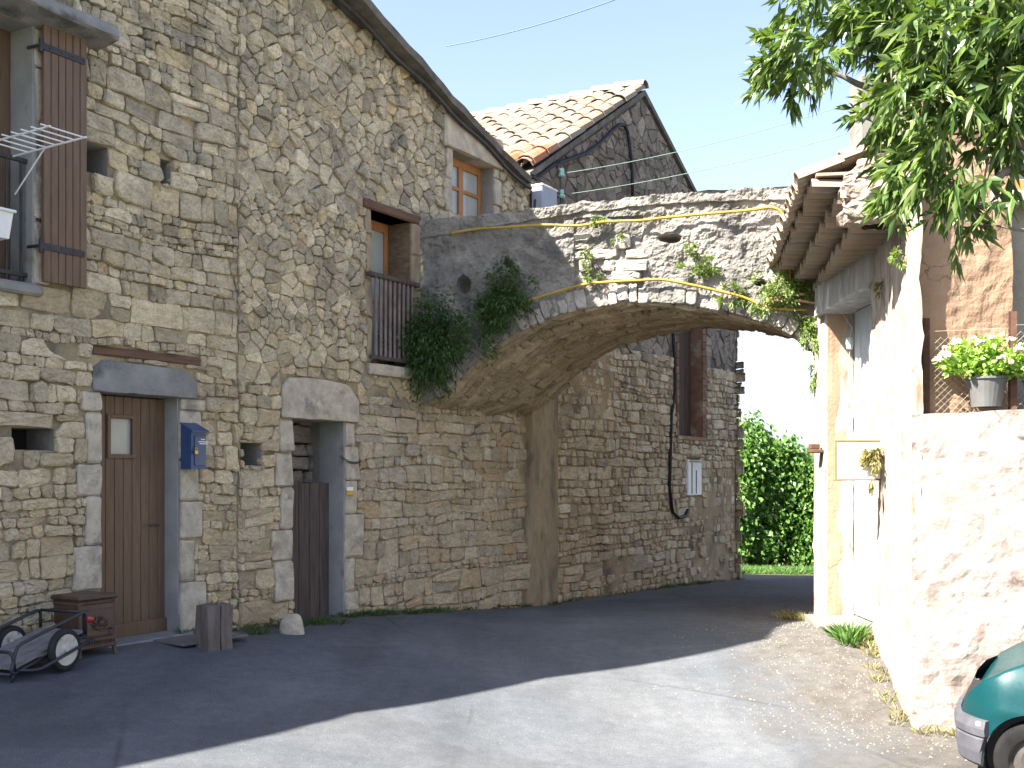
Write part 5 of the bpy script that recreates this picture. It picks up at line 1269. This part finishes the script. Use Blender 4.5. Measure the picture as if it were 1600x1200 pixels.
# ------------------------------------------------------------------ things by the door
def stv(): pass
st = empty('cast_iron_stove', tuple(wl(-.60, .19, zg(*wl(-.6, .19).xy))), ROT, 'old brown cast iron stove with ornate door standing beside the front door', 'stove')
m_stove = rough_mat('brown_enamel', (.05, .029, .018), (.095, .056, .036), 9, .5, 40, .004, .5, spec=.5)
mb = MB(); mb.box(-.165, .165, -.155, .16, .07, .43, bev=.01)
mb.box(-.185, .185, -.175, .18, .43, .465, bev=.012); mb.box(-.175, .175, -.165, .17, .055, .085, bev=.008)
for k in range(12): mb.lathe([(0, .01), (.012, .004), (.013, -.01)], Matrix.Translation((-.145 + k * .026, -.157, .405)) @ Matrix.Rotation(math.pi / 2, 4, 'X'), 7)
for k in range(14): mb.box(-.15 + k * .0225, -.14 + k * .0225, -.168, -.155, .09, .115, bev=.003)
for k in range(12): mb.lathe([(0, .01), (.012, .004), (.013, -.01)], Matrix.Translation((-.167, -.13 + k * .025, .405)) @ Matrix.Rotation(-math.pi / 2, 4, 'Y'), 7)
mb.build('body', m_stove, st)
for sx in (-.15, .15):
    for sy in (-.14, .145):
        mb = MB(); mb.tube([(sx, sy, .08), (sx * 1.05, sy * 1.05, .03), (sx * 1.1, sy * 1.1, -.01)], [.022, .014, .02], 7); mb.build('leg', m_stove, st)
mb = MB(); mb.box(-.135, .135, -.172, -.157, .14, .36, bev=.008); mb.box(-.12, .12, -.178, -.17, .155, .345, bev=.004)
for a in range(12):
    q = a * math.pi / 6; mb.tube([(0, -.184, .25), (.045 * math.cos(q + .4), -.19, .25 + .045 * math.sin(q + .4)), (.075 * math.cos(q), -.182, .25 + .06 * math.sin(q))], [.006, .012, .004], 6)
mb.lathe([(0, .03), (.02, .024), (.026, 0)], Matrix.Translation((0, -.182, .25)) @ Matrix.Rotation(math.pi / 2, 4, 'X'), 10)
sdoor = mb.build('door', m_stove, st)
mb = MB(); mb.tube([(.1, -.18, .2), (.1, -.21, .2), (.06, -.215, .18)], .007, 6); mb.build('handle', m_iron, sdoor)

# two-wheeled hand trailer
ax_ = Vector((-.945, .326, 0)); fw = Vector((-.326, -.945, 0)); w0 = Vector((-3.25, 7.86, 0)); gz = zg(-3.4, 7.8)
tr = empty('hand_trailer', (w0.x, w0.y, gz), 0, 'small two wheeled hand trailer with black tube rails and grey board floor', 'trailer')
tc = lambda f, a, z: fw * f + ax_ * a + Vector((0, 0, z))
R_w, tw_ = .155, .47
m_tyre = rough_mat('black_rubber', (.014, .014, .015), (.028, .027, .026), 10, .8, 30, .003, .4); m_rim = rough_mat('chipped_white_rim', (.42, .40, .34), (.6, .58, .5), 9, .6, 30, .002, .3, stain=((.22, .13, .07), 14, .58))
m_tubeb = rough_mat('black_tube_paint', (.014, .016, .022), (.03, .032, .04), 10, .45, 20, 0, spec=.5)
for a in (-.02, tw_):
    Mx = Matrix.Translation(tc(0, a, R_w)) @ Matrix(((fw.x, 0, ax_.x, 0), (fw.y, 0, ax_.y, 0), (0, 1, 0, 0), (0, 0, 0, 1)))
    mb = MB(); mb.lathe([(R_w - .045, -.022), (R_w - .02, -.03), (R_w - .004, -.018), (R_w, 0), (R_w - .004, .018), (R_w - .02, .03), (R_w - .045, .022)], Mx, 28); wh = mb.build('wheel', m_tyre, tr, smooth=True)
    mb = MB(); mb.lathe([(0, -.034), (.02, -.034), (.022, -.02), (.05, -.012), (.085, -.022), (.112, -.026), (.112, .02), (.08, .015), (.02, .02), (0, .03)], Mx, 24); mb.build('rim', m_rim, wh)
mb = MB(); mb.tube([tc(0, -.04, R_w), tc(0, tw_ + .03, R_w)], .012, 7); mb.build('axle', m_tubeb, tr)
bl, bh = .62, .02
mb = MB()
for k in range(4):
    a0, a1 = .04 + k * .1, .135 + k * .1
    vs = [tc(f, a, z + d) for f, z in ((-.26, .24), (.42, .075)) for a in (a0, a1) for d in (0, .02)]
    mb.add(vs, [(0, 1, 3, 2), (4, 6, 7, 5), (0, 4, 5, 1), (2, 3, 7, 6), (1, 5, 7, 3), (0, 2, 6, 4)])
mb.build('floor_boards', rough_mat('grey_boards', (.13, .125, .12), (.22, .21, .2), 6, .85, 30, .004, .5), tr)
mb = MB()
def loop(pts, r=.0125, n=4):
    P = [tc(*p) for p in pts]; sm = [P[0]]
    for i in range(1, len(P) - 1):
        a, b, c = P[i - 1], P[i], P[i + 1]; q = .05
        s, e = b + (a - b).normalized() * q, b + (c - b).normalized() * q
        for k in range(5): f = k / 4; sm.append((s.lerp(b, f)).lerp(b.lerp(e, f), f))
    sm.append(P[-1]); mb.tube(sm, r, 7)
for a in (.03, .45):
    loop([(-.28, a, .22), (-.28, a, .40), (.40, a, .24), (.46, a, .045), (-.28, a, .22)])
loop([(.42, .03, .06), (.44, .03, .20), (.44, .45, .20), (.42, .45, .06)])
loop([(.46, .03, .05), (.46, .45, .05)]); loop([(-.28, .03, .22), (-.28, .45, .22)]); loop([(-.28, .03, .39), (-.28, .45, .39)])
for a in (.05, .43): loop([(.40, a, .07), (.43, a, -.005)])
loop([(-.25, -.065, .2), (.3, -.065, .06), (.40, .03, .07)]); loop([(.45, .24, .05), (.75, .24, .1), (.95, .24, .25)])
mb.build('tube_frame', m_tubeb, tr, smooth=True)
mb = MB(); mb.lathe([(0, .016), (.022, .012), (.028, 0), (.028, -.01)], Matrix.Translation(tc(-.27, -.015, .34)) @ Matrix.Rotation(math.pi / 2, 4, 'X'), 14); mb.build('reflector', rough_mat('red_reflector', (.25, .01, .012), (.32, .02, .02), 20, .3, 10, 0, spec=.6), tr)

def lumpy(name, label, cat, fn, nu, nv, mat, loc, rz=0, caps=True):
    m_ = MB(); m_.grid(fn, nu, nv)
    if caps: m_.add([fn(i / nu, 1) for i in range(nu)], [tuple(range(nu))])
    o = m_.build(name, mat, loc=loc, rotz=rz); return tag(o, label, cat)
bx, by = -2.47, 9.02
lb = empty('log_block', (bx, by, zg(bx, by) - .01), ROT - .25, 'upright weathered timber block, split down the middle, between the two doors', 'wooden block')
for (a, b, s) in ((-.115, .0, 0), (.012, .115, 2)):
    mb = MB()
    def blk(u, v, a=a, b=b, s=s):
        q = u * 4; i = int(q) % 4; f = q - int(q); cs = [(a, -.1), (b, -.1), (b, .1), (a, .1)]; x0, y0 = cs[i]; x1, y1 = cs[(i + 1) % 4]
        x, y = x0 + (x1 - x0) * f, y0 + (y1 - y0) * f; z = .37 * v
        return Vector((x + .012 * noise.noise(Vector((x * 9 + s, z * 4, y * 9))), y + .012 * noise.noise(Vector((x * 9, z * 4 + s, 3))), z + (.015 * noise.noise(Vector((x * 12, y * 12, s))) if v == 1 else 0)))
    mb.grid(blk, 24, 12); mb.add([blk(i / 24, 1) for i in range(24)], [tuple(range(24))]); mb.build('half_log', rough_mat('grey_oak', (.09, .075, .065), (.18, .15, .13), 5, .95, 30, .012, .8, stretch=(3, 3, .6), stain=((.07, .06, .05), 3, .6)), lb)
def kerb(u, v):
    a = 2 * math.pi * u; r = math.sqrt(max(0, 1 - (v * .98) ** 3.2)); return Vector((.115 * r * math.cos(a) * (1 + .15 * noise.noise(Vector((math.cos(a), math.sin(a), v)))), .10 * r * math.sin(a), .2 * v + .012 * noise.noise(Vector((math.cos(a) * 2, math.sin(a) * 2, v * 3)))))
kx, ky = -2.02, 10.0
lumpy('guard_stone', 'rounded grey stone standing in weeds beside the half door', 'stone', kerb, 24, 12, m_dress, (kx, ky, zg(kx, ky) - .02), caps=False)
mx, my = wl(.42, .38).xy
mb = MB(); mb.box(-.34, .34, -.2, .2, .0, .025, bev=.008); o = mb.build('doormat_slab', rough_mat('worn_flat_slab', (.10, .095, .085), (.16, .15, .13), 5, .9, 40, .006, .6), loc=(mx, my, zg(mx, my) + .012), rotz=ROT - .1)
tag(o, 'thin grey slab lying like a mat before the brown door', 'slab')

# loose gravel on the apron
mb = MB(); rg = random.Random(99)
for k in range(2400):
    Yg = rg.uniform(6.8, 11.5); lim = 2.94 + (Yg - 8) * .17 if Yg > 8 else 2.94 + (8 - Yg) * 2; x = lim - abs(rg.gauss(0, .75)) - .03
    if x < .8: continue
    z = zg(x, Yg); s = rg.uniform(.003, .008) * (1.6 if rg.random() < .06 else 1); q = rg.uniform(0, 3)
    mb.add([(x - s, Yg - s * .6, z), (x + s * .8, Yg - s, z), (x + s, Yg + s * .7, z), (x - s * .7, Yg + s, z), (x + s * .2 * math.cos(q), Yg + .2 * s, z + s * 1.1)], [(0, 1, 4), (1, 2, 4), (2, 3, 4), (3, 0, 4)])
kind(mb.build('gravel', rough_mat('limestone_chips', (.11, .098, .078), (.22, .195, .155), 20, .95, 30, 0, isl=.35)), 'stuff', 'loose pale gravel scattered on the sunlit apron by the garage', 'gravel')

# ------------------------------------------------------------------ car
m_tyre_car = rough_mat('worn_tyre', (.008, .008, .0085), (.016, .015, .0145), 10, .9, 30, .003, .4, spec=.15)
hd = Vector((-.875, .484, 0)).normalized(); S_ = .86
wc = Vector((3.04, 6.30, 0)); cz_ = zg(wc.x, wc.y)
car = empty('parked_car', tuple(wc), 0, 'dark teal hatchback with grey plastic bumper parked at the lower right corner', 'car')
lf = Vector((-hd.y, hd.x, 0))          # the car's left, towards the camera
if lf.y > 0: lf = -lf
TW = .78
car.location = wc + Vector((0, 0, cz_ - .005)); car.scale = (S_,) * 3
cp = lambda x, y, z: hd * x + lf * (y - TW) + Vector((0, 0, z))   # x forward of front axle, y left of the centre line
xr, xf = -2.95, .50
def hwid(x):
    f = max(0, (x - .12) / .40); r = max(0, (-2.45 - x) / .5); return .80 - .34 * min(1, f) ** 2.6 - .22 * min(1, r) ** 2.5
def ztop(x): return pl(x, [(-2.95, .78), (-2.9, .95), (-2.6, 1.02), (-.28, 1.0), (.02, .96), (.20, .88), (.35, .79), (.44, .69), (.49, .60), (.52, .53)])
def zlow(x):
    z = .24
    for a in (0, -2.35):
        d = abs(x - a)
        if d < .335: z = max(z, .275 + math.sqrt(.335 ** 2 - d * d))
    return z
m_teal, _nt, _b = new_mat('teal_car_paint', .22); _b.inputs['Base Color'].default_value = (.003, .036, .040, 1); _b.inputs['Metallic'].default_value = .05; _b.inputs['Coat Weight'].default_value = .1; _b.inputs['Specular IOR Level'].default_value = .2; _b.inputs['Coat Roughness'].default_value = .08
_b.inputs['Base Color'].default_value = (.003, .036, .040, 1); _v = coords(_nt); _nt.links.new(ramp(_nt, nz(_nt, _v, 40, 4), [(.3, .3), (.7, .46)]), _b.inputs['Roughness'])
m_bump = rough_mat('grey_bumper_plastic', (.05, .05, .06), (.075, .075, .086), 8, .7, 50, .002, .4, stain=((.10, .10, .107), 6, .62))
xs = sorted(set([xr + (xf - xr) * i / 90 for i in range(91)] + [-.335, .335, -2.685, -2.015, .45, .48]))
rows_ = 12
def side(x, v):
    a, b = zlow(x), max(ztop(x), zlow(x) + .02); z = a + (b - a) * v; w = hwid(x); y = w
    if z > .62: y = w - .20 * ((z - .62) / .42) ** 2.2
    y += .012 * math.exp(-((z - .60) / .04) ** 2)
    return y, z
mb = MB(); vs = []
for x in xs:
    ring = [side(x, j / rows_) for j in range(rows_ + 1)]
    L_ = [cp(x, y, z) for y, z in ring]; yt, zt = ring[-1]
    top = [cp(x, yt * k, zt - .05 * (1 - k * k)) for k in (.75, .4, 0, -.4, -.75)]
    vs += L_ + top + [cp(x, -y, z) for y, z in reversed(ring)]
q = 2 * (rows_ + 1) + 5
mb.add(vs, [(i * q + j, i * q + j + 1, (i + 1) * q + j + 1, (i + 1) * q + j) for i in range(len(xs) - 1) for j in range(q - 1)] + [tuple(range(q)), tuple((len(xs) - 1) * q + j for j in range(q))])
mb.build('body', m_teal, car, smooth=True)
def bumper(x0, x1, flip):
    m_ = MB(); X = [x0 + (x1 - x0) * i / 20 for i in range(21)]
    prof = [(.0, .20), (.02, .22), (.035, .30), (.04, .395), (.03, .405), (.045, .42), (.05, .47), (.035, .525), (.0, .53)]
    sec = []
    for X_ in X: sec.append((X_, hwid(X_) - .0))
    path = [(x, w) for x, w in sec] + [(sec[-1][0] + .03 * flip, sec[-1][1] * .6), (sec[-1][0] + .045 * flip, 0), (sec[-1][0] + .03 * flip, -sec[-1][1] * .6)] + [(x, -w) for x, w in reversed(sec)]
    n = len(prof); vs = []
    for i, (x, w) in enumerate(path):
        a, b = path[max(0, i - 1)], path[min(len(path) - 1, i + 1)]; dx, dy = b[0] - a[0], b[1] - a[1]; l = math.hypot(dx, dy) or 1; nx, ny = -dy / l, dx / l
        if nx * (flip) + ny * (1 if w > 0 else -1) * .3 < 0: nx, ny = -nx, -ny
        for o, z in prof: vs.append(cp(x + nx * o, w + ny * o, z if not (abs(x) < .335 or abs(x + 2.35) < .335) else max(z, min(.53, zlow(x)))))
    m_.add(vs, [(i * n + j, i * n + j + 1, (i + 1) * n + j + 1, (i + 1) * n + j) for i in range(len(path) - 1) for j in range(n - 1)] + [tuple(range(n)), tuple((len(path) - 1) * n + j for j in range(n))])
    return m_
bpr = bumper(.30, .50, 1).build('bumper', m_bump, car, smooth=False); bumper(-2.72, -2.95, -1).build('bumper', m_bump, car)
mb = MB(); mb.lathe([(0, .012), (.014, .010), (.02, 0), (.02, -.02)], Matrix.Translation(cp(.36, hwid(.36) + .052, .50)) @ Matrix(((1, 0, 0, 0), (0, 0, -1, 0), (0, 1, 0, 0), (0, 0, 0, 1))), 12); mb.build('side_reflector', m_rim, bpr)
mb = MB()     # cabin
cab = [(-.30, 1.00, .66), (-.55, 1.18, .64), (-.95, 1.40, .56), (-1.5, 1.45, .56), (-2.2, 1.42, .55), (-2.55, 1.28, .56), (-2.85, .98, .60)]
vs = []
for x, z, w in cab: vs += [cp(x, .68, 1.0), cp(x, w + .02, min(z, 1.02) + (z - min(z, 1.02)) * .5), cp(x, w, z - .03), cp(x, w - .06, z), cp(x, -w + .06, z), cp(x, -w, z - .03), cp(x, -w - .02, min(z, 1.02) + (z - min(z, 1.02)) * .5), cp(x, -.68, 1.0)]
mb.add(vs, [(i * 8 + j, i * 8 + j + 1, (i + 1) * 8 + j + 1, (i + 1) * 8 + j) for i in range(len(cab) - 1) for j in range(7)]); mb.build('cabin', m_teal, car, smooth=True)
mb = MB()
for sgn in (1, -1):
    for x0, x1 in ((-.75, -1.5), (-1.58, -2.35)):
        mb.add([cp(x0, sgn * .685, 1.03), cp(x1, sgn * .685, 1.03), cp(x1, sgn * .605, 1.36), cp(min(x0 - .25, x0) if x0 > -1 else x0, sgn * .605, 1.36)], [(0, 1, 2, 3)])
    
mb.add([cp(-.33, .58, 1.03), cp(-.33, -.58, 1.03), cp(-.90, -.5, 1.385), cp(-.90, .5, 1.385)], [(0, 1, 2, 3)]); mb.build('windows', glass_mat('car_glass', (.02, .025, .03)), car)
for sgn in (1, -1):
    mb = MB(); mb.add([cp(.40, sgn * .62, .60), cp(.505, sgn * .46, .60), cp(.515, sgn * .2, .60), cp(.47, sgn * .2, .72), cp(.43, sgn * .46, .76), cp(.36, sgn * .60, .78)], [(0, 1, 2, 3, 4, 5)]); mb.build('headlight', glass_mat('headlight_glass', (.03, .03, .032)), car)
for x in (0, -2.35):
    for y in (.70, -.70):
        Mx = Matrix.Translation(cp(x, y, .275)) @ Matrix(((hd.x, 0, lf.x, 0), (hd.y, 0, lf.y, 0), (0, 1, 0, 0), (0, 0, 0, 1)))
        s = 1 if y > 0 else -1
        mb = MB(); mb.lathe([(.175, -.07), (.235, -.085), (.268, -.07), (.275, -.04), (.275, .04), (.268, .07), (.235, .085), (.175, .07)], Mx, 36); whl = mb.build('wheel', m_tyre_car, car, smooth=True)
        mb = MB(); mb.lathe([(0, s * .055), (.035, s * .055), (.045, s * .03), (.10, s * .045), (.15, s * .03), (.17, s * .06), (.178, s * .075), (.178, s * -.06)], Mx, 30); rm = mb.build('rim', rough_mat('dull_steel_rim', (.03, .027, .024), (.06, .053, .046), 9, .7, 30, 0), whl)
        mb = MB()
        for k in range(4): a = k * math.pi / 2; mb.lathe([(0, s * .07), (.012, s * .068), (.013, s * .04)], Mx @ Matrix.Translation((.06 * math.cos(a), .06 * math.sin(a), 0)), 6)
        mb.lathe([(0, s * .075), (.028, s * .07), (.032, s * .04)], Mx, 12); mb.build('hub', m_rim, rm)
        mb = MB(); mb.lathe([(.33, s * -.12), (.33, s * .085)], Mx, 30); mb.lathe([(0, s * -.1), (.33, s * -.1)], Mx, 30); mb.build('wheel_well', m_iron, car)
